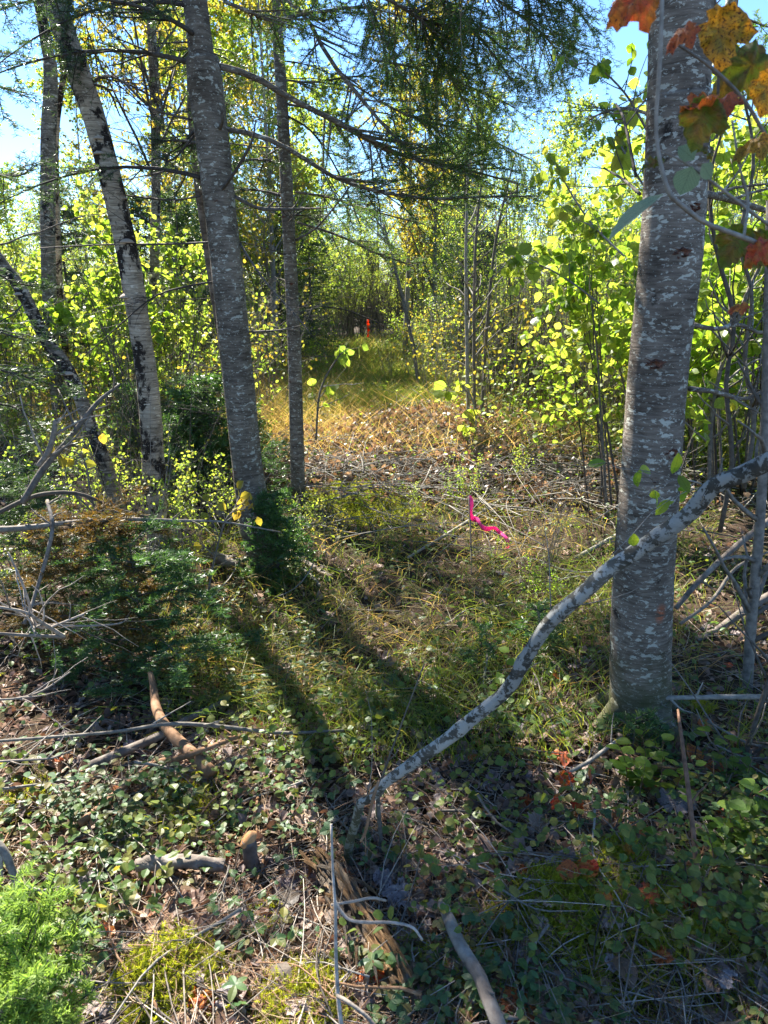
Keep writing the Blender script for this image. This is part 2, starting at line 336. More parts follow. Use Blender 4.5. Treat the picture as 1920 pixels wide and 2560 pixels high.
M_orange = leafmat('orange leaf', [(.5, .16, .03), (.42, .10, .03), (.55, .22, .04)], .35, (1.8, 1.5, 1), .5, blend=(.4, .09, .03), spots=(11, .58, (.1, .035, .02)))
M_yellow = leafmat('spotted yellow maple leaf', [(.52, .27, .025), (.5, .22, .02)], .4, (1.7, 1.6, 1), .5, blend=(.3, .2, .03), spots=(22, .56, (.07, .03, .01)))
M_mgreen = leafmat('green maple leaf', [(.10, .14, .02), (.13, .15, .02), (.08, .13, .02)], .45, (2.2, 2.0, 1), .5, blend=(.2, .12, .03), spots=(14, .62, (.1, .05, .02)))
M_silver = leafmat('pale underside leaf', [(.2, .27, .17), (.24, .31, .2)], .4, (1.5, 1.6, 1.1), .6)
M_moss = leafmat('green moss', [(.2, .24, .02), (.28, .31, .03), (.36, .35, .04), (.15, .2, .02), (.3, .32, .05)], .45, (2.2, 2.1, 1.0), .6, vein=1)
M_conk = simplemat('tan bracket fungus', [(.3, .22, .16), (.45, .36, .28), (.55, .47, .4)], ns=40, island=False)
M_lilac = simplemat('grey stone', [(.2, .19, .18), (.4, .38, .36)], ns=20, island=False)
def tapemat(name, c):
    m, nt, out = newmat(name)
    bs = nd(nt, 'ShaderNodeBsdfPrincipled', Roughness=.35); bs.inputs['Base Color'].default_value = (*c, 1)
    tr = nt.nodes.new('ShaderNodeBsdfTranslucent'); tr.inputs[0].default_value = (*c, 1); mx = nt.nodes.new('ShaderNodeMixShader'); mx.inputs[0].default_value = .5
    nt.links.new(bs.outputs[0], mx.inputs[1]); nt.links.new(tr.outputs[0], mx.inputs[2]); nt.links.new(mx.outputs[0], out.inputs[0]); return m
M_pink = tapemat('pink plastic tape', (.95, .12, .42)); M_otape = tapemat('orange plastic tape', (.95, .16, .02))
def groundmat():
    m, nt, out = newmat('forest soil'); L = nt.links.new; v = mapped(nt, (1, 1, 1))
    a = noise(nt, v, 4, 6, .6); b = noise(nt, v, 60, 8, .7); c = noise(nt, v, 1.2, 4, .6)
    base = ramp(nt, b, [(.3, (.022, .015, .01)), (.5, (.06, .04, .027)), (.72, (.13, .09, .06))]).outputs[0]
    base = mixc(nt, ramp(nt, a, [(.5, 0.), (.62, .6)]).outputs[0], base, (.045, .05, .018))
    sp = nt.nodes.new('ShaderNodeSeparateXYZ'); L(v, sp.inputs[0])
    base = mixc(nt, ramp(nt, sp.outputs[1], [(0, 0.), (1, 0.)]).outputs[0], base, (.1, .1, .05))
    bs = nd(nt, 'ShaderNodeBsdfPrincipled', Roughness=.95); L(base, bs.inputs['Base Color']); bs.inputs['Specular IOR Level'].default_value = .1
    bp = nd(nt, 'ShaderNodeBump', Strength=1, Distance=.02); L(b, bp.inputs['Height']); L(bp.outputs[0], bs.inputs['Normal'])
    L(bs.outputs[0], out.inputs[0]); return m

# ------------------------------------------------------------------ object helpers
def obj(name, me, parent=None, loc=None, label=None):
    o = bpy.data.objects.new(name, me); col.objects.link(o)
    if parent is not None: o.parent = parent
    if loc is not None: o.location = tuple(float(q) for q in loc)
    if label: o['label'] = label
    return o
def thing(name, label, cat, loc, group=None, rz=0.0, s=1.0):
    o = bpy.data.objects.new(name, None); col.objects.link(o); o.empty_display_size = .1
    o.location = tuple(float(q) for q in loc); o.rotation_euler = (0, 0, float(rz)); o.scale = (s, s, s)
    o['label'] = label; o['category'] = cat
    if group: o['group'] = group
    return o
def tag(o, label, cat, group=None):
    o['label'] = label; o['category'] = cat
    if group: o['group'] = group
    return o
def dup(src, kids, loc, rz=0, s=1.0, rx=0, ry=0, label=None, group=None):
    r = src.copy(); col.objects.link(r); r.location = tuple(float(q) for q in loc); r.rotation_euler = (float(rx), float(ry), float(rz)); r.scale = (s, s, s)
    if label: r['label'] = label
    if group: r['group'] = group
    for c0 in kids:
        c = c0.copy(); col.objects.link(c); c.parent = r
    return r
def stuff(name, parts, mats, smooth=False, label=None, cat=None):
    o = obj(name, mesh(name, parts, mats, smooth)); o['kind'] = 'stuff'
    if label: o['label'] = label
    return o

# ------------------------------------------------------------------ growth
def kids(C, R, m, ang=(.7, 1.1), L=(.3, .6), taper=.6, rfac=.45, curl=.3, up=0.0, k=5, t=(.15, .98), flat=0.0, rmin=.0006):
    n, kk, _ = C.shape; i = rng.integers(0, n, m); tt = U(t[0], t[1], m)
    f = tt*(kk-1); a = np.minimum(f.astype(int), kk-2); f = (f-a)[:, None]
    pos = C[i, a]*(1-f)+C[i, a+1]*f; tan = unit(C[i, a+1]-C[i, a]); r0 = (R[i, a]*(1-f[:, 0])+R[i, a+1]*f[:, 0])*rfac
    q = rdir(m); perp = unit(np.cross(tan, q)); perp[:, 2] *= (1-flat); perp = unit(perp)
    an = U(ang[0], ang[1], m)[:, None]; d = unit(tan*np.cos(an)+perp*np.sin(an)+np.array([0, 0, up]))
    Ln = U(L[0], L[1], m)*(1-taper*tt)
    s = np.linspace(0, 1, k)[None, :, None]; cv = rdir(m)[:, None]*curl; cv[..., 2] *= (1-flat*.7)
    Cn = pos[:, None]+d[:, None]*s*Ln[:, None, None]+cv*(s*s)*Ln[:, None, None]+rng.normal(size=(m, k, 3))*(Ln*.018)[:, None, None]*s
    Rn = np.maximum(r0[:, None]*np.linspace(1, .3, k)[None], rmin)
    return Cn, Rn
def leaves_on(C, m, size, tmpl, up=1.0, hang=.3, spread=1.0, t=(.1, 1.0), mi=0):
    n, kk, _ = C.shape; i = rng.integers(0, n, m); tt = U(t[0], t[1], m)
    f = tt*(kk-1); a = np.minimum(f.astype(int), kk-2); f = (f-a)[:, None]
    pos = C[i, a]*(1-f)+C[i, a+1]*f; tan = unit(C[i, a+1]-C[i, a])
    D = unit(tan*.5+rdir(m)*.9*spread+np.array([0, 0, -hang])); N = unit(rdir(m)*.75+np.array([0, 0, up]))
    S = U(size[0], size[1], m)
    return scatter(tmpl, pos+D*S[:, None]*.15, D, N, S, mi)
def needles_on(C, per_m, ln=(.012, .018), w=.0016, flat=.6, mi=0, fwd=.55, t0=0.0, upb=.15):
    n, kk, _ = C.shape; seg = np.linalg.norm(np.diff(C, axis=1), axis=2).sum(1)
    cnt = np.maximum((seg*per_m).astype(int), 1); i = np.repeat(np.arange(n), cnt); m = len(i)
    tt = U(t0, 1, m); f = tt*(kk-1); a = np.minimum(f.astype(int), kk-2); f = (f-a)[:, None]
    pos = C[i, a]*(1-f)+C[i, a+1]*f; tan = unit(C[i, a+1]-C[i, a])
    perp = unit(np.cross(tan, rdir(m))); perp[:, 2] *= (1-flat); perp = unit(perp)
    d = unit(tan*fwd+perp+np.array([0, 0, upb])); Ln = U(ln[0], ln[1], m)[:, None]
    wv = unit(np.cross(d, rdir(m)))*w*.5
    V = np.stack([pos-wv, pos+wv, pos+d*Ln+wv*.5, pos+d*Ln-wv*.5], 1).reshape(-1, 3); b = np.arange(m)[:, None]*4
    Fc = np.vstack([b+np.array([[0, 1, 2]]), b+np.array([[0, 2, 3]])])
    return (V, Fc, np.full((len(V), 2), .5), mi)

def conifer_branch(path, rad, nside=34, L=(.35, .6), nf=.45, t=(.12, 1.0), n2=110, per_m=330, ln=(.014, .021), w=.003, droop=-.08, foliage_t=.15, flat=.75, taper=.65):
    """path (k,3), rad (k) -> wood parts, needle parts"""
    C = path[None]; R = rad[None]
    c1, r1 = kids(C, R, nside, (.7, 1.15), L, taper, .5, .18, droop, 6, t, flat)
    c2, r2 = kids(c1, r1, n2, (.6, 1.0), (L[0]*.3, L[1]*.45), .55, .6, .15, droop, 5, (.2, 1), flat)
    keep = U(0, 1, len(c1)) > .12
    wood = [tubes(C, R, 8), tubes(c1, r1, 4, cap=False), tubes(c2, r2, 3, cap=False)]
    nd_ = [needles_on(c1[keep], per_m, ln, w, nf, t0=foliage_t), needles_on(c2, per_m, ln, w, nf)]
    return wood, nd_
def arc(L, droop, k=9, rise=.1):
    s = np.linspace(0, 1, k); return np.stack([s*L, .04*np.sin(5*s)*L*.5, rise*s*L-droop*s*s*L], 1)

# ================================================================== SETTING
gm = groundmat()
xs = np.concatenate([[-400, -150, -60, -30, -18, -12], np.linspace(-8, 8, 200), [12, 18, 30, 60, 150, 400]])
ys = np.concatenate([[-60, -20, -8, -3], np.linspace(-.5, 16, 240), [18, 20, 24, 30, 45, 80, 160, 500]])
Xg, Yg = np.meshgrid(xs, ys); near = (np.abs(Xg) < 9) & (Yg < 17) & (Yg > -1)
Zg = gh(Xg, Yg)+np.where(near, .008*rng.normal(size=Xg.shape), 0)
V = np.stack([Xg, Yg, Zg], -1).reshape(-1, 3); nx = len(xs)
ii, jj = np.meshgrid(np.arange(len(ys)-1), np.arange(nx-1), indexing='ij'); q = (ii*nx+jj).ravel()
Fc = np.vstack([np.stack([q, q+1, q+nx+1], 1), np.stack([q, q+nx+1, q+nx], 1)])
ground = obj('ground', mesh('ground', (V, Fc, V[:, :2], 0), gm, True)); ground['kind'] = 'structure'

# ================================================================== HERO TREES
def lumpf(amp, ph=0.0, flare=0.0, kflare=6):
    def f(n, k, th):
        z = np.linspace(0, 1, k)[:, None]; t = th[None]
        g = 1+amp*(np.sin(2*t+9*z+ph)*.5+np.sin(3*t-14*z+1+ph)*.4+np.sin(7*t+31*z)*.25+np.sin(11*t-53*z+2)*.18)+amp*.25*np.sin(140*z+2*np.sin(t*2))
        if flare: g = g+flare*np.exp(-z*k/kflare)*(1+.45*np.sin(4*t+ph)+.2*np.sin(7*t))
        return g[None]
    return f
def trunk_of(keys, Y, n=90, sides=26, top=None, amp=.035, flare=.35, kflare=3.5, ph=0.0):
    """keys = list of (px, py, width px) from base to top of frame; top = height to reach beyond it"""
    pts = np.array([PX(a, b, Y if not isinstance(Y, (list, tuple)) else Y[i], w) for i, (a, b, w) in enumerate(keys)])
    if top:
        d = (pts[-1]-pts[-2])/abs(pts[-1][2]-pts[-2][2]); h = top-pts[-1][2]
        e = pts[-1]+d*h*.5; e[3] = pts[-1][3]*.6; e2 = pts[-1]+d*h; e2[3] = .012
        pts = np.vstack([pts, e, e2])
    S = spline(pts, n); C = S[:, :3]; R = np.maximum(S[:, 3], .004)
    return C, R, tubes(C, R, sides, lump=lumpf(amp, ph, flare, kflare))
def at_height(C, R, z):
    i = int(np.argmin(np.abs(C[:, 2]-z))); return C[i], R[i]

# prototypes of fir branches reused high in the crowns
FIR_PROTO = []
for i, (L, dr) in enumerate(((1.5, .35), (1.25, .25), (1.7, .45), (1.0, .2))):
    pth = arc(L, dr); w, n_ = conifer_branch(pth, np.linspace(.016, .003, 9), 26, (.3, .55), n2=90, per_m=190, w=.0042, ln=(.016, .026))
    FIR_PROTO.append((mesh('branch', w, M_twig, True), mesh('needles', n_, M_needle)))
def crown(root, C, R, z0, z1, n, smin=.6, smax=1.1, az=None, tilt=(-.1, .35), pick=None):
    base = np.array(root.location)
    for i in range(n):
        z = z0+(z1-z0)*(i+U(0, 1))/n; p, r = at_height(C, R, z); a = U(0, 2*PI) if az is None else U(*az)
        bm, nm = FIR_PROTO[rng.integers(0, len(FIR_PROTO))]; s = U(smin, smax)*(1-.55*(z-z0)/max(z1-z0, .1))
        b = obj('branch', bm, root, p-base); b.rotation_euler = (0, -U(*tilt)+.1, a); b.scale = (s, s, s)
        obj('needles', nm, b)
DEAD_PROTO = []
for i in range(5):
    c0 = arc(U(.5, 1.0), U(-.1, .3))[None]; c0 = c0+rng.normal(size=c0.shape)*.008; r0 = np.linspace(.0065, .0015, 9)[None]
    c1, r1 = kids(c0, r0, 14, (.5, 1.1), (.15, .4), .5, .5, .4, -.05, 5); c2, r2 = kids(c1, r1, 30, (.5, 1.1), (.06, .16), .4, .6, .4, 0, 4)
    DEAD_PROTO.append(mesh('dead_branch', [tubes(c0, r0, 6), tubes(c1, r1, 4, cap=False), tubes(c2, r2, 3, cap=False)], M_twig, True))
def dead_branches(root, C, R, z0, z1, n, s=(.5, 1.1), az=None, tilt=(-.3, .3)):
    base = np.array(root.location)
    for i in range(n):
        p, r = at_height(C, R, U(z0, z1)); a = U(0, 2*PI) if az is None else U(*az)
        b = obj('dead_branch', DEAD_PROTO[rng.integers(0, 5)], root, p-base); b.rotation_euler = (U(-.3, .3), U(*tilt), a); q = U(*s); b.scale = (q, q, q)
def knot_mesh(r=.018):
    t = np.linspace(0, 1, 5); c = np.stack([0*t, -t*r*1.1, .15*r*t], 1); return tubes(c, r*np.array([1.5, 1.25, .9, .75, .5]), 9, lump=lumpf(.12))
def scar_mesh(r_):
    n = 16; th = np.linspace(0, 2*PI, n, endpoint=False); q = [np.array([[0, -.3*r_, 0]])]
    for a, b in ((.35, -.25), (.7, -.45), (1.0, -.5), (1.5, .1)):
        w = a*(1+rng.normal(size=n)*.18); q.append(np.stack([np.cos(th)*w*r_*.9, b*r_*(1+rng.normal(size=n)*.35), np.sin(th)*w*r_*.6], 1))
    V = np.vstack(q); f = [(0, 1+i, 1+(i+1) % n) for i in range(n)]
    for k in range(3):
        for i in range(n): a = 1+k*n+i; b = 1+k*n+(i+1) % n; f += [(a, a+n, b+n), (a, b+n, b)]
    return (V, np.array(f), V[:, :2], 0)
M_scar = simplemat('dark resin wound', [(.03, .02, .016), (.12, .05, .03), (.24, .11, .07)], ns=90, island=False, bump=.9)
KNOT_RED = mesh('resin_scar', scar_mesh(.02), M_scar, False)
KNOT = [mesh('knot', scar_mesh(.011), M_scar, False), mesh('knot', scar_mesh(.016), M_scar, False)]
def knots(root, C, R, zs, facing=(-.9, .9)):
    base = np.array(root.location)
    for z in zs:
        p, r = at_height(C, R, z); a = U(*facing); k = obj('knot', KNOT[rng.integers(0, 2)], root, p-base+np.array([math.sin(a), -math.cos(a), 0])*r*.93); k.rotation_euler = (U(-.2, .2), 0, a); s = U(.6, 1.2); k.scale = (s, s, s)

# -- large fir at right
base = G(1600, 1790); YR = base[1]
big = thing('fir_tree', 'large grey lichen-flecked fir trunk rising on the right side of the frame', 'tree', base)
C, R, tb = trunk_of([(1599, 1830, 158), (1600, 1740, 147), (1603, 1540, 145), (1622, 1250, 142), (1647, 900, 143), (1676, 640, 152), (1697, 250, 152), (1705, 0, 152)], YR, 150, 40, 12, .022, .28, 4)
obj('trunk', mesh('trunk', tb, M_bark_big, True, base), big)
CB, RB = C, R
knots(big, C, R, [.5, .62, .95, 1.3, 1.42, 1.6, 1.75, 1.95, 2.1, 2.3])
crown(big, C, R, 3.0, 11.5, 40, .9, 1.35)
for _z, _a in ((1.93, .15), (1.62, -.05), (1.3, -.5), (1.05, .3)):
    p_, r_ = at_height(C, R, _z); k_ = obj('resin_scar', KNOT_RED, big, p_-np.array(big.location)+np.array([math.sin(_a), -math.cos(_a), 0])*r_*.93); k_.rotation_euler = (.2, 0, _a); k_.scale = (1.1, 1, 1.0)
def roots(root, r0, n, L, mat, ph=0.0):
    b0 = np.array(root.location)
    for i in range(n):
        a = 2*PI*i/n+ph+U(-.3, .3); l_ = L*U(.7, 1.3); k_ = np.linspace(0, 1, 8); w = .12*np.sin(k_*4+i)
        x_ = np.cos(a+w)*(r0*.55+l_*k_); y_ = np.sin(a+w)*(r0*.55+l_*k_); z_ = gh(x_+b0[0], y_+b0[1])-b0[2]+.10*(1-k_)**3*r0/.11-.012-.02*k_
        obj('root', mesh('root', tubes(np.stack([x_, y_, z_], 1), r0*np.linspace(.42, .08, 8), 10, lump=lumpf(.1, i)), mat, True), root)
def hero_branch(root, keys, Ys, name='branch', mat=None, side=0, **kw):
    pts = spline([PX(a, b, y, w) for (a, b, w), y in zip(keys, Ys)], 14); b0 = np.array(root.location)
    if side == 0:
        wood, nl = conifer_branch(pts[:, :3], pts[:, 3], **kw); o = obj(name, mesh(name, wood, mat or M_bark_fir, True, b0), root); obj('needles', mesh('needles', nl, M_needle_h, org=b0), o)
    else:
        c, r = pts[None, :, :3], pts[None, :, 3]; c1, r1 = kids(c, r, side, (.5, 1.1), kw.get('L', (.15, .45)), .4, .5, .4, 0, 5, kw.get('t', (.15, .98))); c2, r2 = kids(c1, r1, side*2, (.5, 1), (.05, .18), .4, .6, .4, 0, 4)
        o = obj(name, mesh(name, [tubes(c, r, 8, lump=lumpf(.06)), tubes(c1, r1, 4, cap=False), tubes(c2, r2, 3, cap=False)], mat or M_twig, True, b0), root)
    return o
roots(big, .115, 7, .24, M_bark_big)
hero_branch(big, [(1735, 812, 12), (1790, 822, 11), (1850, 812, 10), (1920, 832, 8), (2100, 800, 5)], [2.35, 2.42, 2.5, 2.6, 2.9], 'dead_branch', M_bark_fir, 9)
hero_branch(big, [(1725, 972, 14), (1790, 980, 12), (1860, 998, 10), (1930, 980, 9), (2080, 1040, 5)], [2.3, 2.4, 2.5, 2.6, 2.9], 'dead_branch', M_bark_fir, 9)
hero_branch(big, [(1600, 485, 9), (1560, 450, 7), (1510, 420, 5)], [2.3, 2.5, 2.8], 'dead_branch', M_twig, 4)
hero_branch(big, [(1590, 440, 8), (1560, 300, 7), (1540, 260, 5)], [2.3, 2.5, 2.8], 'dead_branch', M_twig, 4)
hero_branch(big, [(1740, 480, 20), (1830, 500, 16), (1960, 540, 13)], [2.4, 2.8, 3.2], 'dead_branch', M_bark_fir, 4)
for ky, yy in (([(1640, 290, 9), (1560, 270, 7), (1500, 285, 5), (1470, 300, 3)], [2.6, 3.2, 3.6, 3.9]), ([(1740, 20, 9), (1820, 30, 7), (1900, 60, 5), (1960, 80, 3)], [2.6, 3.0, 3.3, 3.5]), ([(1740, 150, 9), (1800, 190, 7), (1880, 230, 5), (1960, 250, 3)], [2.8, 3.4, 3.8, 4.0])):
    hero_branch(big, ky, yy, nside=16, L=(.15, .32), n2=50, per_m=300)

# -- middle fir
base = G(668, 1440); YM = base[1]
mid = thing('fir_tree', 'straight grey fir with lichen-spotted bark left of the grassy path', 'tree', base)
C, R, tb = trunk_of([(672, 1455, 105), (664, 1400, 88), (640, 1300, 84), (616, 1150, 76), (587, 860, 79), (557, 580, 78), (531, 347, 82), (505, 150, 88), (487, 0, 93)], YM, 150, 32, 11, .03, .35, 4, 1.0)
R[-50:] = np.minimum(R[-50:], np.linspace(R[-50], .015, 50))
obj('trunk', mesh('trunk', tubes(C, R, 32, lump=lumpf(.03, 1.0, .35, 4)), M_bark_fir, True, base), mid)
CM, RM = C, R
knots(mid, C, R, [.35, .55, .8, 1.05, 1.4, 1.7, 1.9, 2.2, 2.45]); crown(mid, C, R, 3.0, 9.5, 34, .8, 1.2)
roots(mid, .11, 6, .26, M_bark_fir, .4)
hero_branch(mid, [(551, 166, 17), (634, 191, 16), (726, 246, 14), (824, 295, 13), (910, 344, 12), (1003, 387, 10), (1095, 409, 8), (1187, 430, 6), (1310, 462, 3)], np.linspace(YM, 4.3, 9), nside=46, L=(.3, .62), t=(.35, 1), n2=150, per_m=300, taper=.35, foliage_t=.3)
hero_branch(mid, [(569, 323, 12), (652, 341, 12), (738, 381, 11), (824, 437, 10), (910, 470, 9), (1003, 489, 8), (1095, 497, 7), (1218, 492, 5), (1345, 490, 3)], np.linspace(YM, 4.0, 9), nside=40, L=(.25, .5), t=(.3, 1), n2=110, per_m=260, taper=.4, foliage_t=.5)
hero_branch(mid, [(560, 3, 9), (628, 31, 9), (677, 49, 8), (806, 28, 7), (910, 18, 6), (1000, 40, 3)], [YM, 3.8, 4.0, 4.2, 4.4, 4.5], nside=34, L=(.3, .5), n2=110, per_m=300)
hero_branch(mid, [(588, 492, 10), (646, 520, 9), (714, 523, 7), (800, 520, 4)], [YM, YM+.1, YM+.2, YM+.4], 'dead_branch', side=8)
hero_branch(mid, [(551, 480, 8), (591, 424, 8), (628, 357, 6), (640, 300, 3)], [YM-.05, YM-.15, YM-.2, YM-.2], 'dead_branch', side=3, L=(.05, .12))
hero_branch(mid, [(550, 320, 10), (556, 300, 8), (553, 270, 4)], [YM-.06, YM-.12, YM-.15], 'dead_branch', side=2, L=(.03, .08))
hero_branch(mid, [(480, 300, 6), (380, 270, 6), (300, 200, 5), (240, 190, 3)], [YM, YM-.1, YM-.1, YM], 'dead_branch', side=20, L=(.15, .4))
hero_branch(mid, [(485, 340, 6), (430, 400, 5), (380, 400, 4), (300, 480, 2)], [YM, YM, YM+.1, YM+.1], 'dead_branch', side=14)
hero_branch(mid, [(500, 490, 5), (430, 500, 5), (330, 490, 4), (200, 470, 2)], [YM, YM+.1, YM+.2, YM+.3], 'dead_branch', side=12)
hero_branch(mid, [(540, 605, 6), (420, 610, 5), (250, 612, 4), (100, 620, 3)], [YM, YM+.1, YM+.2, YM+.3], 'dead_branch', side=16)
hero_branch(mid, [(570, 700, 5), (470, 715, 5), (380, 745, 4), (280, 830, 3), (200, 900, 2)], [YM, YM, YM, YM, YM], 'dead_branch', side=16)
hero_branch(mid, [(600, 610, 6), (660, 700, 5), (740, 790, 4), (780, 840, 2)], [YM, YM-.1, YM-.2, YM-.2], 'dead_branch', side=10, L=(.1, .3))
hero_branch(mid, [(620, 830, 5), (700, 825, 4), (760, 812, 2)], [YM, YM-.1, YM-.2], 'dead_branch', side=8, L=(.1, .25))
for i in range(9):
    a = U(0, 2*PI); p, r = at_height(C, R, U(2.0, 3.0)); bm, nm = FIR_PROTO[i % 4]; b = obj('branch', bm, mid, p-base); b.rotation_euler = (0, U(-.25, .1), U(1.2, 4.4)); s = U(.5, .8); b.scale = (s, s, s); obj('needles', nm, b)

# -- thin fir
base = G(748, 1275); YT = base[1]
thin = thing('fir_tree', 'slender dark fir stem standing between the grey trunk and the path', 'tree', base)
C, R, tb = trunk_of([(748, 1290, 42), (746, 1250, 37), (742, 1100, 36), (735, 860, 34), (722, 580, 32), (707, 290, 29), (693, 60, 26), (689, 0, 26)], YT, 110, 20, 9, .05, .3, 2.5, 2.0)
R[-40:] = np.minimum(R[-40:], np.linspace(R[-40], .008, 40)); obj('trunk', mesh('trunk', tubes(C, R, 20, lump=lumpf(.05, 2, .3, 2.5)), M_bark_fir, True, base), thin)
knots(thin, C, R, [.3, .6, .9, 1.2, 1.5, 1.9]); crown(thin, C, R, 3.4, 8, 34, .6, 1.0)
roots(thin, .06, 5, .16, M_bark_fir, .9)
hero_branch(thin, [(697, 0, 10), (717, 0, 10), (769, 49, 10), (824, 148, 11), (898, 240, 10), (960, 314, 8), (1021, 375, 6), (1083, 443, 3)], np.linspace(4.6, 3.9, 8), nside=40, L=(.25, .5), t=(.2, 1), n2=110, per_m=260, foliage_t=.4)
hero_branch(thin, [(744, 556, 6), (849, 590, 6), (941, 633, 5), (1033, 664, 3)], [YT, 4.9, 5.0, 5.2], nside=22, L=(.2, .45), n2=60, per_m=260)
hero_branch(thin, [(740, 480, 6), (830, 495, 6), (940, 530, 5), (1060, 560, 3)], [YT, 5.1, 5.4, 5.8], nside=26, L=(.25, .5), n2=80, per_m=260)
hero_branch(thin, [(740, 600, 6), (790, 570, 5), (850, 500, 4), (880, 460, 2)], [YT, 4.6, 4.5, 4.5], 'dead_branch', side=8, L=(.1, .3))
hero_branch(thin, [(715, 200, 6), (780, 205, 5), (900, 190, 4), (960, 200, 2)], [YT, 4.9, 5.0, 5.1], nside=26, L=(.2, .45), n2=80, per_m=260)
hero_branch(thin, [(720, 290, 5), (780, 330, 5), (840, 420, 4), (900, 560, 2)], [YT, 4.8, 4.8, 4.9], 'dead_branch', side=14, L=(.15, .35))
crown(thin, C, R, 1.9, 3.4, 12, .45, .7); dead_branches(thin, C, R, .9, 2.8, 12, (.4, .8))

# -- branches entering from above (a hemlock standing beyond the top edge)
base = Gxy(1.75, 5.2)
hem = thing('hemlock_tree', 'drooping dark hemlock boughs hanging against the blue sky', 'tree', base)
C = spline([base+np.array([.7, .7, 0]), base+np.array([.72, .72, 3]), base+np.array([.7, .7, 9])], 30); R = np.linspace(.07, .02, 30)
obj('trunk', mesh('trunk', tubes(C, R, 16, lump=lumpf(.04, 0, .3, 2)), M_bark_fir, True, base), hem)
hb = [([(800, -60, 9), (972, 0, 8), (1033, 37, 8), (1095, 61, 7), (1175, 77, 5), (1290, 85, 3)], [3.6, 3.7, 3.8, 3.9, 4.0, 4.1]),
      ([(1010, -120, 8), (1080, -40, 7), (1150, 40, 6), (1230, 130, 5), (1290, 220, 2)], [3.6, 3.7, 3.8, 3.9, 3.9]),
      ([(1020, 0, 7), (1060, 70, 6), (1100, 150, 5), (1160, 250, 4), (1200, 330, 2)], [4.0, 4.0, 4.0, 4.1, 4.1]),
      ([(1120, -120, 8), (1200, -30, 7), (1290, 30, 6), (1380, 110, 5), (1410, 190, 2)], [3.4, 3.5, 3.6, 3.7, 3.7]),
      ([(1200, -120, 8), (1320, -40, 6), (1420, 0, 4), (1470, 60, 2)], [3.4, 3.5, 3.5, 3.6]),
      ([(930, 150, 6), (1040, 170, 6), (1170, 215, 5), (1290, 270, 3)], [4.2, 4.3, 4.4, 4.5]),
      ([(940, 250, 6), (1050, 300, 6), (1180, 330, 5), (1330, 400, 3)], [4.4, 4.5, 4.6, 4.8]),
      ([(880, -80, 6), (930, 20, 6), (960, 120, 5), (970, 220, 3)], [4.6, 4.6, 4.7, 4.7])]
for ky, yy in hb: hero_branch(hem, ky, yy, nside=64, L=(.22, .42), n2=170, per_m=330, t=(.1, 1), taper=.3, droop=-.3, flat=.3, w=.0026, ln=(.014, .021))
crown(hem, C, R, 4.4, 9, 14, .7, 1.0)

def yellow_crown(root, C, R, z0, n1, n2, nl, mat, size=(.045, .065), L=(.6, 1.4), tm=T_far):
    b0 = np.array(root.location); k0 = int(np.argmin(np.abs(C[:, 2]-z0)))
    c0, r0 = C[None, k0:], R[None, k0:]; c1, r1 = kids(c0, r0, n1, (.5, 1.0), L, .5, .35, .25, .25, 7, (0, 1)); c2, r2 = kids(c1, r1, n2, (.5, 1.0), (.2, .6), .4, .5, .3, 0, 5)
    o = obj('limbs', mesh('limbs', [tubes(c1, r1, 5, cap=False), tubes(c2, r2, 3, cap=False)], M_twig, True, b0), root); o['kind'] = 'stuff'
    obj('foliage', mesh('foliage', leaves_on(c2, nl, size, tm, .5, .5), mat, org=b0), root)
# -- leaning birch with bracket fungi
def conk_t(s=1.0):
    n = 14; th = np.linspace(0, PI, n); prof = [(.0, .55), (.35, .5), (.7, .3), (1.0, .02), (.97, -.08), (.6, -.12), (0, -.1)]
    V = np.array([[math.cos(t)*a, -math.sin(t)*a*.85, z] for a, z in prof for t in th]); f = []
    for i in range(len(prof)-1):
        for j in range(n-1): a = i*n+j; f += [(a, a+n, a+n+1), (a, a+n+1, a+1)]
    return (V*s, np.array(f), V[:, :2]*.5+.5, 0)
CONK = mesh('bracket_fungus', conk_t(), M_conk, True)
def conk(root, C, R, px, py, side, wpx):
    zt = None; b0 = np.array(root.location); best = None
    for i in range(len(C)):
        d = C[i]-np.array([0, 0, CAMZ]); fwd = d[1]*math.cos(PITCH)-d[2]*math.sin(PITCH); upc = d[1]*math.sin(PITCH)+d[2]*math.cos(PITCH); y = 1280-F*upc/fwd
        if best is None or abs(y-py) < best[0]: best = (abs(y-py), i, fwd)
    _, i, fw = best; a = side; s = wpx*.5*fw/F
    k = obj('bracket_fungus', CONK, root, C[i]-b0+np.array([math.sin(a), -math.cos(a), 0])*R[i]*.85); k.rotation_euler = (0, 0, a); k.scale = (s, s, s*U(.7, 1.0))
base = G(400, 1405); YB = base[1]
bir = thing('birch_tree', 'leaning pale birch trunk with dark scars and tan shelf fungi', 'tree', base)
C, R, tb = trunk_of([(402, 1420, 66), (398, 1340, 58), (389, 1265, 56), (380, 1100, 54), (368, 960, 54), (352, 840, 52), (330, 694, 56), (312, 600, 54), (281, 463, 54), (240, 310, 54), (209, 220, 56), (170, 110, 54), (136, 0, 54)], [YB]*13, 120, 28, 8, .05, .25, 3, .5)
obj('trunk', mesh('trunk', tb, M_birch, True, base), bir)
for a in ((138, 60, -.2, 30), (240, 345, .1, 26), (240, 382, -.2, 34), (247, 490, -1.4, 24), (322, 500, 1.3, 24), (286, 556, -.5, 18), (325, 610, .5, 36), (303, 735, -.9, 36), (290, 655, -1.4, 20), (359, 932, -.1, 12), (140, 165, -1.3, 20), (315, 575, .3, 14)): conk(bir, C, R, *a)
R[-30:] = np.minimum(R[-30:], np.linspace(R[-30], .01, 30)); yellow_crown(bir, C, R, 3.3, 40, 440, 4800, M_leaf_y, (.05, .08), L=(.8, 2.0))
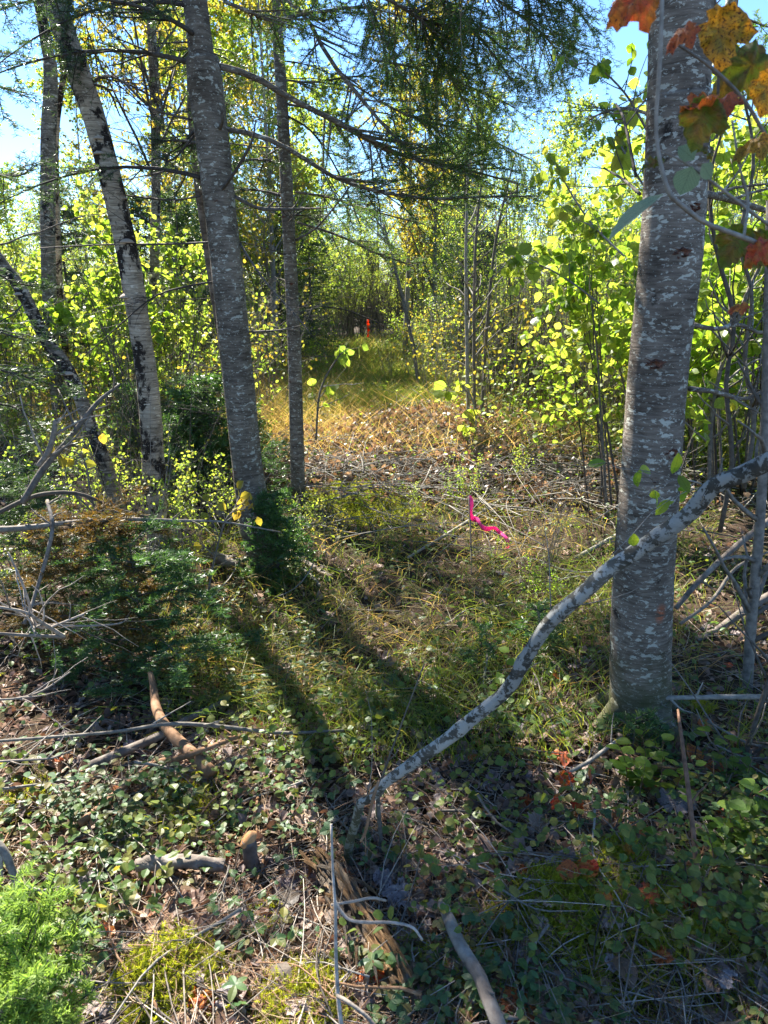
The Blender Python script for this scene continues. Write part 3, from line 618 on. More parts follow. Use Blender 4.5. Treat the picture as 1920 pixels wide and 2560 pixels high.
hero_branch(bir, [(205, 170, 18), (210, 150, 12), (209, 125, 5)], [YB, YB-.05, YB-.05], 'branch_stub', M_birch_dark, 1, L=(.02, .04))
hero_branch(bir, [(228, 205, 9), (270, 190, 7), (330, 215, 5), (430, 270, 3)], [YB, YB, YB+.1, YB+.2], 'dead_branch', M_twig, 14)
hero_branch(bir, [(228, 210, 7), (270, 225, 6), (300, 290, 3)], [YB, YB, YB+.1], 'dead_branch', M_twig, 8, L=(.1, .2))
# -- dark birch pair at far left
base = G(160, 1120); Y2 = base[1]
b2 = thing('birch_tree', 'dark-scarred double birch trunk at far left behind the leaning one', 'tree', base)
C, R, tb = trunk_of([(162, 1130, 44), (152, 1060, 36), (140, 940, 33), (127, 810, 33), (119, 579, 34), (121, 347, 36), (126, 174, 33), (98, 0, 27)], Y2, 90, 20, 11, .05, .3, 2, 3)
obj('trunk', mesh('trunk', tb, M_birch_dark, True, base), b2)
C2, R2, tb = trunk_of([(172, 1130, 20), (165, 900, 17), (150, 752, 18), (140, 500, 17), (140, 324, 16), (162, 160, 14), (168, 0, 13)], Y2+.25, 60, 14, 9, .06, .2, 2, 4)
obj('second_trunk', mesh('second_trunk', tb, M_birch, True, base), b2)
yellow_crown(b2, C, R, 3.7, 46, 520, 6800, M_leaf_y, (.06, .09), L=(.8, 2.4))
# -- straight birch behind
base = G(415, 1090); Y3 = base[1]
b3 = thing('birch_tree', 'thin pale birch stem standing behind, between the leaning birch and grey trunk', 'tree', base)
C, R, tb = trunk_of([(418, 1100, 34), (400, 1000, 27), (392, 860, 24), (385, 752, 24), (388, 580, 23), (390, 428, 23), (386, 231, 24), (376, 0, 22)], Y3, 90, 18, 10, .05, .3, 2, 5)
obj('trunk', mesh('trunk', tb, M_birch_dark, True, base), b3); yellow_crown(b3, C, R, 2.0, 26, 200, 900, M_leaf_y, L=(.6, 1.4)); 
yellow_crown(b3, C, R, 3.8, 46, 520, 6800, M_leaf_y, (.06, .09), L=(.8, 2.4))
# -- dead stem leaning just behind the middle fir
base = G(565, 1250)
sn = thing('dead_tree', 'thin brown dead stem partly hidden behind the straight grey trunk', 'tree', base)
C, R, tb = trunk_of([(612, 1265, 20), (592, 1100, 20), (556, 860, 22), (518, 600, 26), (490, 400, 25), (478, 250, 20), (472, 120, 8)], base[1], 60, 14, None, .05, .2, 2, 6)
obj('trunk', mesh('trunk', tb, M_snag, True, base), sn); dead_branches(sn, C, R, .5, 2.6, 14, (.4, .9), (1.8, 4.4))
# -- leaning snag
base = G(322, 1400)
s2 = thing('dead_birch_tree', 'leaning dead birch snag with shelf fungi at the left edge', 'tree', base)
C, R, tb = trunk_of([(326, 1410, 46), (301, 1290, 38), (262, 1160, 36), (231, 1080, 34), (195, 980, 34), (160, 910, 33), (122, 860, 32), (95, 810, 30), (50, 720, 30), (0, 654, 30), (-60, 560, 28), (-120, 470, 24)], base[1], 70, 20, None, .06, .2, 3, 7)
obj('trunk', mesh('trunk', tb, M_birch_dark, True, base), s2)
for a in ((5, 640, -.2, 34), (3, 730, -.5, 30), (45, 775, -.7, 22), (158, 930, .1, 34), (188, 985, .6, 16), (200, 1010, .4, 12)): conk(s2, C, R, *a)
dead_branches(s2, C, R, .6, 1.9, 8, (.4, .9))

# ================================================================== BACKGROUND TREES AND THICKET
def shrub_var(h, nst, leafm, nleaf, size, stemm, lean=.16, tm=T_mid, n1=60, n2=260, rb=.012, low=.25, up=.4):
    az = U(0, 2*PI, nst); hh = U(.65, 1.0, nst)*h; s = np.linspace(0, 1, 9)[None, :, None]
    d = np.stack([np.cos(az)*lean, np.sin(az)*lean, np.ones(nst)], 1)[:, None]; b = np.stack([np.cos(az), np.sin(az), 0*az], 1)[:, None]*U(0, .22, nst)[:, None, None]
    C = b+d*s*hh[:, None, None]+np.concatenate([rng.normal(size=(nst, 1, 2)), np.zeros((nst, 1, 1))], 2)*.08*h*s**2+rng.normal(size=(nst, 9, 3))*.012*s
    R = U(.6, 1.2, nst)[:, None]*rb*np.linspace(1, .25, 9)[None]
    c1, r1 = kids(C, R, n1, (.5, 1.0), (.22*h, .38*h), .6, .45, .3, up, 6, (low, 1)); c2, r2 = kids(c1, r1, n2, (.5, 1.1), (.07*h, .17*h), .3, .6, .3, .1, 4)
    wood = mesh('stems', [tubes(C, R, 6), tubes(c1, r1, 4, cap=False), tubes(c2, r2, 3, cap=False)], stemm, True)
    fol = mesh('foliage', [leaves_on(c2, int(nleaf*.8), size, tm, .7, .3, t=(.3, 1.05)), leaves_on(c1, int(nleaf*.2), size, tm, .7, .3, t=(.5, 1.05))], leafm) if nleaf else None
    return wood, fol
def spruce_var(h, w, n=190, per=110, leafm=None):
    C = np.stack([np.zeros(12), np.zeros(12), np.linspace(0, h, 12)], 1)[None]; R = np.linspace(.014*h, .003, 12)[None]
    t = U(.08, .99, n); a = U(0, 2*PI, n); L = w*(1-t)**.8*U(.7, 1.1, n)+.08; s = np.linspace(0, 1, 6)[None, :, None]
    d = np.stack([np.cos(a), np.sin(a), -.1+0*a], 1)[:, None]; c1 = np.stack([0*t, 0*t, t*h], 1)[:, None]+d*s*L[:, None, None]+np.array([0, 0, .12])*s**2*L[:, None, None]; r1 = np.tile(np.linspace(.006, .0015, 6), (n, 1))
    c2, r2 = kids(c1, r1, n*5, (.6, 1.0), (.12*w+.08, .35*w+.1), .5, .5, .15, -.05, 4, (.15, 1), .7)
    return mesh('trunk', [tubes(C, R, 8), tubes(c1, r1, 3, cap=False)], M_twig, True), mesh('crown', [needles_on(c1, per, (.025, .045), .011, .5), needles_on(c2, per, (.025, .045), .011, .5)], leafm or M_needle)
def aspen_var(h, nl, leafm, size=(.045, .075)):
    C = spline([(0, 0, 0), (U(-.1, .1), U(-.1, .1), h*.4), (U(-.3, .3), U(-.3, .3), h)], 14)[None]; R = np.linspace(.008*h, .004, 14)[None]
    c1, r1 = kids(C, R, 42, (.5, .95), (.16*h, .32*h), .6, .4, .25, .3, 7, (.25, 1)); c2, r2 = kids(c1, r1, 260, (.5, 1.0), (.05*h, .12*h), .3, .6, .3, 0, 4)
    return mesh('trunk', [tubes(C, R, 9), tubes(c1, r1, 4, cap=False), tubes(c2, r2, 3, cap=False)], M_alder, True), mesh('crown', leaves_on(c2, nl, size, T_mid, .4, .5), leafm)
VAR = {
 'alder': [shrub_var(3.6, 8, M_leaf_yg, 2300, (.028, .052), M_alder), shrub_var(4.4, 7, M_leaf_yg, 2400, (.028, .052), M_alder, .12), shrub_var(3.0, 9, M_leaf_g, 2000, (.03, .055), M_alder), shrub_var(4.8, 6, M_leaf_yg, 2300, (.028, .05), M_alder, .1)],
 'hazel': [shrub_var(2.6, 6, M_leaf_g, 900, (.06, .095), M_twig, .22, T_round, 30, 120), shrub_var(3.0, 6, M_leaf_yg, 900, (.06, .09), M_twig, .2, T_round, 30, 120)],
 'brush': [shrub_var(1.5, 9, M_leaf_yg, 420, (.03, .05), M_alder, .3, rb=.006), shrub_var(1.1, 10, M_leaf_g, 500, (.025, .045), M_red_twig, .35, rb=.005), shrub_var(1.8, 8, M_leaf_y, 260, (.03, .05), M_alder, .28, rb=.007)],
 'bare': [shrub_var(2.2, 9, None, 0, (.03, .05), M_alder, .28, n1=60, n2=240, rb=.007, low=.05), shrub_var(3.2, 8, None, 0, (.03, .05), M_twig, .2, n1=60, n2=240, rb=.009, low=.05)],
 'spruce': [spruce_var(3.2, .9), spruce_var(6.0, 1.3, 260, 70), spruce_var(1.2, .5, 80, 150, M_needle_b)],
 'aspen': [aspen_var(6.5, 5200, M_leaf_yg), aspen_var(7.5, 3600, M_leaf_y), aspen_var(5.0, 4200, M_leaf_yg)],
}
KN = {'alder': ('alder_shrub', 'shrub', ('stems', 'foliage')), 'hazel': ('hazel_shrub', 'shrub', ('stems', 'foliage')), 'brush': ('low_shrub', 'shrub', ('stems', 'foliage')),
      'bare': ('bare_shrub', 'shrub', ('stems',)), 'spruce': ('spruce_tree', 'tree', ('trunk', 'crown')), 'aspen': ('aspen_tree', 'tree', ('trunk', 'crown'))}
PROTO = {}
def put(kind, v, x, y, s, label, group, sz=1.0):
    key = (kind, v); loc = (x, y, float(gh(x, y))-.02)
    if key not in PROTO:
        r = thing(KN[kind][0], label, KN[kind][1], loc, group, U(0, 6.28), s); ks = [obj(n_, me, r) for n_, me in zip(KN[kind][2], VAR[kind][v])]
        PROTO[key] = (r, ks); return r
    r, ks = PROTO[key]; return dup(r, ks, loc, U(0, 6.28), s, label=label, group=group)
def xat(px, Y): return (px-960)/F*Y/.98
def where(px):
    for lim, t_ in ((110, 'at the left edge'), (350, 'left of the leaning birch'), (560, 'left of the thick grey trunk'), (745, 'between the two straight trunks'), (960, 'just right of the slender fir'), (1250, 'behind the slim alder stems'), (1590, 'left of the large fir'), (1760, 'hidden behind the large fir'), (9999, 'right of the large fir')):
        if px < lim: return t_
def row(kind, vs, n, Y, pxr, s, label, group, skip=None):
    for i in range(n):
        y = U(*Y); px = pxr[0]+(pxr[1]-pxr[0])*(i+U(0, 1))/n; x = xat(px, y)
        if skip and skip(x, y): continue
        q_ = U(*s); put(kind, vs[rng.integers(0, len(vs))], x, y, q_, ('shorter ' if q_ < (s[0]+s[1])/2 else 'taller ')+label+', '+where(px), group+', '+where(px)+(', shorter' if q_ < (s[0]+s[1])/2 else ', taller'))
inpath = lambda x, y: -1.9+.02*y < x < 1.0-.02*y
# right-hand thicket
row('bare', [0, 1], 14, (3.4, 5.8), (-260, 560), (.25, .5), 'dry dead brush tangled among the left trunks', 'dead brush among the left trunks')
row('brush', [0, 2], 12, (5.6, 8.5), (-150, 620), (.5, .8), 'small leafy shrub in golden grass', 'small shrubs behind the birches')
row('alder', [0, 1, 2, 3], 24, (7.8, 11), (1090, 2100), (.55, .78), 'leafy yellow-green alder clump beside the path, front row', 'alder clumps right of the path', inpath)
row('alder', [0, 1, 3], 26, (11, 17), (1040, 2100), (.68, .95), 'sunlit alder clump in the second row', 'alder clumps deeper right of the path', inpath)
row('hazel', [0, 1], 9, (4.6, 7), (1500, 2050), (.7, .95), 'broad-leaved near shrub with large backlit leaves', 'broad-leaved shrubs near the large fir', inpath)
row('brush', [0, 1, 2], 34, (5.5, 10), (1230, 2100), (.8, 1.2), 'low leafy brush at the thicket foot', 'low brush right of the path')
row('bare', [0, 1], 22, (6.0, 11), (1150, 2100), (.7, 1.0), 'leafless grey brush clump inside the thicket', 'leafless brush right of the path')
row('brush', [0, 1, 2], 14, (3.2, 5.3), (700, 1500), (.16, .3), 'ankle-high leafy seedling in the trodden clearing', 'seedlings in the clearing')
row('bare', [0, 1], 10, (3.6, 5.6), (720, 1560), (.12, .24), 'small bare twiggy seedling in the trodden clearing', 'bare seedlings in the clearing')
# left-hand thicket
row('brush', [0, 1], 20, (3.3, 5.6), (-220, 660), (.3, .5), 'small leafy shrub crowding the left trunks', 'small shrubs at the left trunks')
row('spruce', [2], 6, (3.6, 6.2), (330, 720), (.45, .8), 'knee-high young spruce in the left undergrowth', 'knee-high spruces on the left')
row('alder', [0, 1, 2, 3], 20, (9, 12.5), (-250, 640), (.45, .62), 'leafy yellow-green alder clump behind the golden grass', 'alder clumps left of the path', inpath)
row('alder', [0, 1, 3], 22, (12.5, 17), (-250, 860), (.65, .9), 'sunlit alder clump deeper behind the trunks', 'alder clumps deeper left of the path', inpath)
row('brush', [0, 1, 2], 26, (6.3, 11), (-200, 700), (.7, 1.1), 'low leafy brush in the golden grass', 'low brush left of the path')
row('bare', [0, 1], 16, (5.6, 10), (-250, 640), (.6, .9), 'leafless grey brush clump in the golden grass', 'leafless brush left of the path')
row('hazel', [0, 1], 7, (6, 8), (-50, 480), (.55, .75), 'broad-leaved shrub with backlit leaves', 'broad-leaved shrubs behind the birches')
# beyond the path end
row('brush', [0, 1], 14, (9.5, 17), (690, 835), (.5, .85), 'low leafy shrub on the left path bank', 'low shrubs on the left path bank')
row('brush', [0, 1, 2], 13, (9.5, 17), (985, 1090), (.5, .85), 'low leafy shrub on the right path bank', 'low shrubs on the right path bank')
row('spruce', [0], 4, (13, 16), (480, 840), (.8, 1.1), 'green spruce rising behind the trunks', 'green spruces behind the trunks')
row('alder', [0, 1, 3], 26, (17.5, 20.5), (600, 1180), (.5, .95), 'sunlit alder clump beyond the path end', 'alder clumps beyond the path end')
row('spruce', [0, 1], 16, (20, 23), (720, 1080), (.6, .95), 'dark spruce at the far end of the path', 'dark spruces at the path end')
row('bare', [0, 1], 14, (16.8, 18.5), (820, 1010), (.6, .95), 'tangled leafless brush across the path end', 'leafless brush at the path end')
row('spruce', [0, 1], 40, (21, 33), (-400, 2300), (.65, 1.0), 'dark green spruce far behind the thicket', 'spruces behind the thicket')
row('aspen', [0, 1, 2], 20, (13, 22), (480, 1180), (.75, 1.15), 'yellowing aspen rising above the thicket', 'aspens above the thicket', inpath)
row('aspen', [0, 2], 12, (13, 20), (1150, 2200), (.5, .72), 'yellow-green aspen above the right thicket', 'short aspens on the right')
row('spruce', [0], 4, (8, 12), (180, 620), (.7, 1.0), 'young green spruce among the left alders', 'young spruces left of the path', inpath)
row('spruce', [0, 1], 4, (10, 13), (1040, 1250), (.6, .75), 'green spruce behind the drooping boughs', 'spruces behind the boughs', inpath)
# near aspens with crowns in the upper middle
for px, y, v, s in ((1010, 13.5, 1, .95), (470, 12.5, 1, .95), (600, 14, 0, .9), (-10, 9, 0, .72), (-60, 8, 2, .8), (270, 13, 0, .8), (560, 12.5, 0, .85), (90, 14, 2, .85), (700, 12, 1, .95), (330, 13, 1, .8)):
    put('aspen', v, xat(px, y), y, s, 'tall thin aspen with scattered leaves, '+where(px), 'thin aspens, '+where(px))
# off-frame trees whose shade falls on the forest floor
for x, y, v, s in ((-4.6, 5.2, 1, 1.0), (-5.6, 7.4, 1, 1.2), (-3.9, 2.8, 1, .95), (3.3, 3.0, 1, 1.1), (-3.2, 1.2, 1, .9)):
    put('spruce', v, x, y, s, 'spruce standing just beyond the left or right edge of the view', 'spruces beside the view')
# a few single leafy stems in the path
row('brush', [0, 2], 6, (6.5, 8.5), (1080, 1330), (.7, .9), 'small bright-leaved sapling on the path edge', 'small saplings at the path edge')

# ================================================================== GROUND COVER
def pts_screen(n, y0, y1, x0=None, x1=None, p=1.0):
    u = U(0, 1, n); y = 1/(1/y0+(1/y1-1/y0)*u) if p == 1 else y0+(y1-y0)*u
    w = .66*y+.6
    x = U(-1, 1, n)*w if x0 is None else U(x0, x1, n)*y
    return x, y
def gpos(x, y, up=0.0): return np.stack([x, y, gh(x, y)+up], 1)
def inmoss(x, y):
    k = np.zeros(np.shape(x), bool)
    for px, py, r_ in ((430, 2450, .12), (330, 2520, .1), (760, 2500, .1), (1440, 2270, .13), (1700, 2300, .12), (1560, 2140, .07), (1620, 2440, .12), (470, 2020, .1), (900, 2300, .1)):
        g = G(px, py); k |= (x-g[0])**2+(y-g[1])**2 < r_*r_*1.5
    return k
def dens(x, y, s, ph=0.0): return np.sin(x*s+ph)*np.cos(y*s*1.3+ph*2)+.6*np.sin(x*s*2.3-y*s*1.7+ph)
def flatN(n, tilt=.35): return unit(rdir(n)*tilt+np.array([0, 0, 1.]))
def hdir(n, z=.15): a = U(0, 2*PI, n); return np.stack([np.cos(a), np.sin(a), U(-z, z, n)], 1)
# litter
x, y = pts_screen(10500, .9, 7); k = ~inmoss(x, y); x, y = x[k], y[k]; p = gpos(x, y, .004)+np.stack([0*x, 0*x, U(0, .02, len(x))], 1)
parts = [scatter(T_dead, p, hdir(len(x)), flatN(len(x), .6), U(.02, .05, len(x)))]
x, y = pts_screen(900, .9, 5); parts.append(scatter(T_maple, gpos(x, y, .012), hdir(len(x)), flatN(len(x), .5), U(.04, .075, len(x))))
stuff('leaf_litter', parts, M_dead)
# straw and needles
n = 22000; x, y = pts_screen(n, .9, 8); L = U(.02, .12, n); d = hdir(n, .25); s = np.linspace(0, 1, 4)[None, :, None]
c = gpos(x, y, .008)[:, None]+d[:, None]*s*L[:, None, None]+rdir(n)[:, None]*s*s*(L*.3)[:, None, None]+np.array([0, 0, .012])
stuff('fallen_needles', ribbons(c, .0016*np.linspace(1, .5, 4)), M_straw)
# fine twigs
n = 4600; x, y = pts_screen(n, .9, 9); L = U(.08, .4, n); d = hdir(n, .12); s = np.linspace(0, 1, 5)[None, :, None]
c = gpos(x, y, .012)[:, None]+d[:, None]*s*L[:, None, None]+rdir(n)[:, None]*np.sin(s*3)*(L*.08)[:, None, None]; c[..., 2] = np.maximum(c[..., 2], gh(c[..., 0], c[..., 1])+.003)
stuff('fine_twigs', [tubes(c[:2800], U(.0008, .0024, 2800)[:, None]*np.linspace(1, .5, 5)[None], 4), ], M_twig_pale, True)
stuff('dark_twigs', [tubes(c[2800:], U(.001, .003, 1800)[:, None]*np.linspace(1, .5, 5)[None], 4), ], M_twig, True)
# low green cover
n = 11000; x, y = pts_screen(n, 1.0, 8); k = (dens(x, y, 4.1) > U(-.6, 1.0, n)) & ~inmoss(x, y); x, y = x[k], y[k]; n = len(x)
stuff('ground_cover', [scatter(T_oval+T_mid, gpos(x, y, 0)+np.stack([0*x, 0*x, U(.005, .07, n)], 1), hdir(n, .5), flatN(n, .7), U(.010, .024, n))], M_herb)
n = 3000; x, y = pts_screen(n, 1.0, 5); k = (dens(x, y, 3.3, 1) > U(-.8, 1.0, n)) & ~inmoss(x, y); x, y = x[k], y[k]; n = len(x)
stuff('trailing_leaves', [scatter(T_tri, gpos(x, y, 0)+np.stack([0*x, 0*x, U(.01, .06, n)], 1), hdir(n, .3), flatN(n, .6), U(.022, .045, n))], M_herb)
n = 15000; x, y = pts_screen(n, 1.2, 7); k = dens(x, y, 3.1, 2) > U(-.7, 1.0, n); x, y = x[k], y[k]; n = len(x)
stuff('pale_ground_cover', [scatter(T_round+T_mid, gpos(x, y, 0)+np.stack([0*x, 0*x, U(.02, .16, n)], 1), hdir(n, .5), flatN(n, .8), U(.012, .032, n))], M_herb_y)
# grass
def grass(name, n, y0, y1, L, mat, w=.003, thr=None, x0=None, x1=None, p=1.0, bend=.5):
    x, y = pts_screen(n, y0, y1, x0, x1, p)
    if thr is not None: k = thr(x, y); x, y = x[k], y[k]
    n = len(x); Ln = U(L[0], L[1], n); s = np.linspace(0, 1, 4)[None, :, None]; d = unit(rdir(n)*.35+np.array([0, 0, 1.])); b = hdir(n, .0)*bend; b[:, 2] = -.25*bend
    c = gpos(x, y, -.005)[:, None]+d[:, None]*s*Ln[:, None, None]+b[:, None]*s*s*Ln[:, None, None]
    wd = w*(1+y*.12)[:, None]*np.array([[1, .9, .6, .15]])
    stuff(name, ribbons(c, wd), mat)
grass('trodden_grass', 7000, 2.2, 6, (.08, .24), M_grass, .0026, lambda x, y: (dens(x, y, 2.2, 3) > U(-.8, .8, len(x))), -.35, .5, 1.0, 1.2)
grass('green_grass', 17000, 2.0, 6.5, (.06, .2), M_grass, .0028, lambda x, y: (dens(x, y, 1.7, 1) > U(-.6, .9, len(x))) & (x > -.9*y*.4))
grass('path_grass', 36000, 7.4, 19, (.1, .5), M_grass, .0026, lambda x, y: (x > -1.1-.02*y+U(-.3, .3, len(x))) & (x < 1.1-.03*y+U(-.2, .5, len(x))), -.14, .12)
grass('dry_grass', 46000, 5.6, 17, (.15, .6), M_grass_d, .0026, lambda x, y: (((x < -.3+U(-.6, .6, len(x))) & (y > 6.3-x*.2)) | (U(0, 1, len(x)) < .25)), -.5, .3, 1.0, .6)
grass('matted_grass', 3200, 2.4, 7, (.08, .26), M_grass_d, .0024, lambda x, y: (dens(x, y, 1.5, 3) > U(-.8, .8, len(x))) & (x > -.35*y) & ((x-.5)**2/2.5+(y-6.1)**2 > .9), -.35, .5, 1.0, 1.2)
grass('side_undergrowth', 30000, 6, 15, (.15, .45), M_grass, .005, lambda x, y: (x > .9) | (x < -2), None, None)
n = 14000; x, y = pts_screen(n, 5.5, 18); k = (x > .7-.01*y) | (x < -1.6); x, y = x[k], y[k]; n = len(x)
stuff('undergrowth_leaves', [scatter(T_mid, gpos(x, y, 0)+np.stack([0*x, 0*x, U(.02, .7, n)], 1), hdir(n, .6), flatN(n, .8), U(.03, .06, n))], M_leaf_yg)
n = 5000; x, y = pts_screen(n, 7.5, 17, -.13, .1); k = dens(x, y, 3) > U(-.8, .9, n); x, y = x[k], y[k]; n = len(x)
stuff('path_forbs', [scatter(T_mid, gpos(x, y, 0)+np.stack([0*x, 0*x, U(.05, .38, n)], 1), hdir(n, .6), flatN(n, .8), U(.02, .045, n))], M_leaf_yg)
# brown brush pile and rusty leaves across the clearing
def blob(cx, cy, sx, sy, n): return rng.normal(cx, sx, n), rng.normal(cy, sy, n)
n = 16000; x, y = blob(.5, 6.2, 1.1, .75, n); k = (x > -1.1) & (x < 2.8) & (y > 4.8) & (dens(x, y, 5.2, 2) > U(-1.5, .9, n)); x, y = x[k], y[k]; n = len(x); hgt = (.25+.07*dens(x, y, 6))*np.exp(-((x-.5)/1.7)**4-((y-6.2)/1.1)**2)
stuff('rusty_leaves', [scatter(T_dead, gpos(x, y, 0)+np.stack([0*x, 0*x, U(0, 1, n)*(hgt+.08)], 1), unit(rdir(n)+np.array([0, 0, .3])), rdir(n), U(.025, .062, n))], M_dead_b)
n = 1500; x, y = blob(.4, 6.0, 1.1, .8, n); L = U(.3, 1.0, n); d = unit(hdir(n, .35)); s = np.linspace(0, 1, 6)[None, :, None]
c = gpos(x, y, .05)[:, None]+d[:, None]*(s-.3)*L[:, None, None]+rdir(n)[:, None]*np.sin(s*3)*(L*.1)[:, None, None]+np.array([0, 0, .1]); c[..., 2] = np.maximum(c[..., 2], gh(c[..., 0], c[..., 1])+.004)
stuff('brush_twigs', tubes(c, U(.002, .005, n)[:, None]*np.linspace(1, .4, 6)[None], 4), M_alder, True)
n = 900; x, y = pts_screen(n, 5, 12); k = (x > .9) | (x < -1.0); x, y = x[k], y[k]; n = len(x); L = U(.3, 1.3, n); d = unit(hdir(n, .7)); d[:, 2] = np.abs(d[:, 2])
c = gpos(x, y, .0)[:, None]+d[:, None]*s*L[:, None, None]+rdir(n)[:, None]*s*s*(L*.25)[:, None, None]
stuff('thicket_twigs', tubes(c, U(.0015, .005, n)[:, None]*np.linspace(1, .4, 6)[None], 4), M_alder, True)
n = 1800; x, y = blob(.5, 6.2, 1.2, .8, n)
stuff('pile_shoots', [scatter(T_mid, gpos(x, y, 0)+np.stack([0*x, 0*x, U(.05, .32, n)], 1), hdir(n, .6), flatN(n, .8), U(.018, .036, n))], M_leaf_g)
# moss: feathery fronds
s = np.linspace(0, 1, 4); fr = [ribbons(np.stack([0*s, s, .25*s*s], 1)[None], .05, np.array([[0, 0, 1.]]))[:3]]
for i in range(1, 5):
    for sg in (-1, 1):
        b = np.array([0, i/6, .25*(i/6)**2]); t_ = b+np.array([sg*.26*math.sin(PI*(i/6)**.7), .14, .03]); fr.append((np.array([b-[0, .05, 0], t_, b+[0, .06, 0]]), np.array([[0, 1, 2]]), np.full((3, 2), .5)))
T_moss = merge_t(fr)
mx, my, ms = [], [], []
for px, py, r, n in ((430, 2450, .13, 2600), (330, 2520, .12, 1200), (760, 2500, .11, 1800), (1440, 2270, .16, 2600), (1380, 2240, .1, 1200), (1700, 2300, .14, 1700), (1560, 2140, .08, 900), (1250, 2330, .12, 900), (1620, 2440, .18, 1700), (1180, 2480, .12, 900), (1860, 2480, .12, 900), (460, 1990, .13, 700), (480, 2060, .1, 500), (930, 1250, .42, 2600), (820, 1240, .3, 1200), (1750, 1770, .06, 300), (60, 2000, .12, 500), (660, 2300, .06, 300), (1010, 2420, .1, 500), (1450, 2420, .2, 1500)):
    g = G(px, py); a = U(0, 2*PI, n); q = r*np.sqrt(U(0, 1, n))*U(.6, 1.15, n); mx.append(g[0]+q*np.cos(a)); my.append(g[1]+q*np.sin(a)); ms.append(U(.014, .028, n)*(1+max(0, g[1]-3)*.35))
mx, my, ms = map(np.concatenate, (mx, my, ms)); n = len(mx); dz = .35*dens(mx, my, 45)*.01
stuff('moss', scatter(T_moss, gpos(mx, my, 0)+np.stack([0*mx, 0*mx, dz+U(-.004, .012, n)], 1), unit(rdir(n)*.7+np.array([0, 0, .8])), rdir(n), ms), M_moss)

# ================================================================== FOREGROUND: spotted leaning sapling
bs_ = G(866, 2192)
sap = thing('leaning_sapling', 'bent grey sapling with pale lichen spots arching up to the right edge', 'sapling', bs_)
keys = [(866, 2200, 25, 1.55), (871, 2146, 24, 1.54), (883, 2073, 24, 1.52), (900, 2015, 24, 1.50), (930, 1990, 25, 1.48), (975, 1950, 28, 1.46), (1050, 1895, 34, 1.44), (1150, 1820, 35, 1.41), (1230, 1760, 36, 1.39), (1290, 1690, 38, 1.37), (1330, 1620, 40, 1.36), (1400, 1530, 42, 1.33), (1500, 1445, 45, 1.30), (1600, 1375, 47, 1.27), (1700, 1300, 48, 1.24), (1770, 1235, 49, 1.22), (1830, 1195, 50, 1.2), (1920, 1150, 52, 1.18), (2150, 1060, 50, 1.1), (2500, 900, 40, 1.05)]
pts = spline([PX(a, b, Y, w*.88) for a, b, w, Y in keys], 110); _z = np.linspace(0, 1, 110); pts[:, 0] += .0035*np.sin(_z*61)*np.sin(_z*17); pts[:, 2] += .004*np.sin(_z*47+1)
for _c in (.22, .37, .5, .58, .71): pts[:, 3] *= 1+.16*np.exp(-((_z-_c)/.006)**2)
obj('stem', mesh('stem', tubes(pts[:, :3], pts[:, 3], 22, lump=lumpf(.09, 2)), M_spot, True, bs_), sap)
_c1, _r1 = kids(pts[None, :, :3], pts[None, :, 3]*.5, 6, (.6, 1.1), (.08, .3), .2, .3, .4, .2, 7, (.15, .8))
for q in range(6): obj('side_twig', mesh('side_twig', tubes(_c1[q:q+1], _r1[q:q+1]*.7, 6), M_alder, True, bs_), sap)
def twig_thing(name, label, cat, keys, mat, nside=0, L=(.05, .15), group=None, sides=8, base=None, part='stem', k=22, lump=.06):
    pts = spline([PX(a, b, Y, w) for a, b, w, Y in keys], k); b0 = pts[0, :3] if base is None else base
    root = thing(name, label, cat, b0, group); ps = [tubes(pts[:, :3], pts[:, 3], sides, lump=lumpf(lump, len(label)))]
    obj(part, mesh(part, ps, mat, True, b0), root)
    if nside:
        c1, r1 = kids(pts[None, :, :3], pts[None, :, 3], nside, (.5, 1.1), L, .3, .6, .4, 0, 6); [obj('side_twig', mesh('side_twig', tubes(c1[q:q+1], r1[q:q+1], 5), mat, True, b0), root) for q in range(len(c1))]
    return root, pts
def ky(pts, Y0, Y1): return [(a, b, w, Y0+(Y1-Y0)*i/(len(pts)-1)) for i, (a, b, w) in enumerate(pts)]
def gk(a, b, w, up=.015):
    g = G(a, b); return (a, b-6, w, g[1]*(1-.035*min(1, 1.6/g[1])))
twig_thing('dead_sapling', 'thin dark upright stem rising beside the bent sapling base', 'stem', ky([(958, 2260, 9), (952, 2100, 10), (945, 1990, 11), (960, 1930, 6), (1000, 1820, 4), (1060, 1660, 3)], 1.6, 1.5), M_alder, 4)
twig_thing('forked_twig', 'pale upright twig with curved side shoots in the bottom centre foreground', 'twig', ky([(858, 2600, 13), (846, 2500, 11), (840, 2400, 9), (838, 2270, 8), (832, 2180, 7), (828, 2060, 6)], .95, 1.12), M_twig_pale)
twig_thing('curved_twig', 'pale curved twig crossing over the rotten log', 'twig', ky([(836, 2250, 8), (850, 2275, 9), (875, 2300, 8), (920, 2306, 8), (975, 2306, 7), (1030, 2318, 7), (1056, 2350, 6)], 1.12, 1.05), M_twig_pale)
twig_thing('bleached_twig', 'short bleached twig lying above the curved twig', 'twig', ky([(828, 2262, 6), (880, 2254, 7), (930, 2245, 7), (965, 2252, 6)], 1.16, 1.2), M_twig_pale)
twig_thing('root_twig', 'pale twig curving out at the very bottom of the picture', 'twig', ky([(843, 2490, 10), (870, 2505, 10), (920, 2545, 10), (960, 2600, 10)], .95, .9), M_twig_pale)
twig_thing('cut_twig', 'orange-tipped hanging twig beside the bent sapling', 'twig', ky([(948, 1950, 7), (936, 1985, 8), (925, 2030, 7), (915, 2075, 8), (902, 2105, 6)], 1.4, 1.35), M_stick, 3)
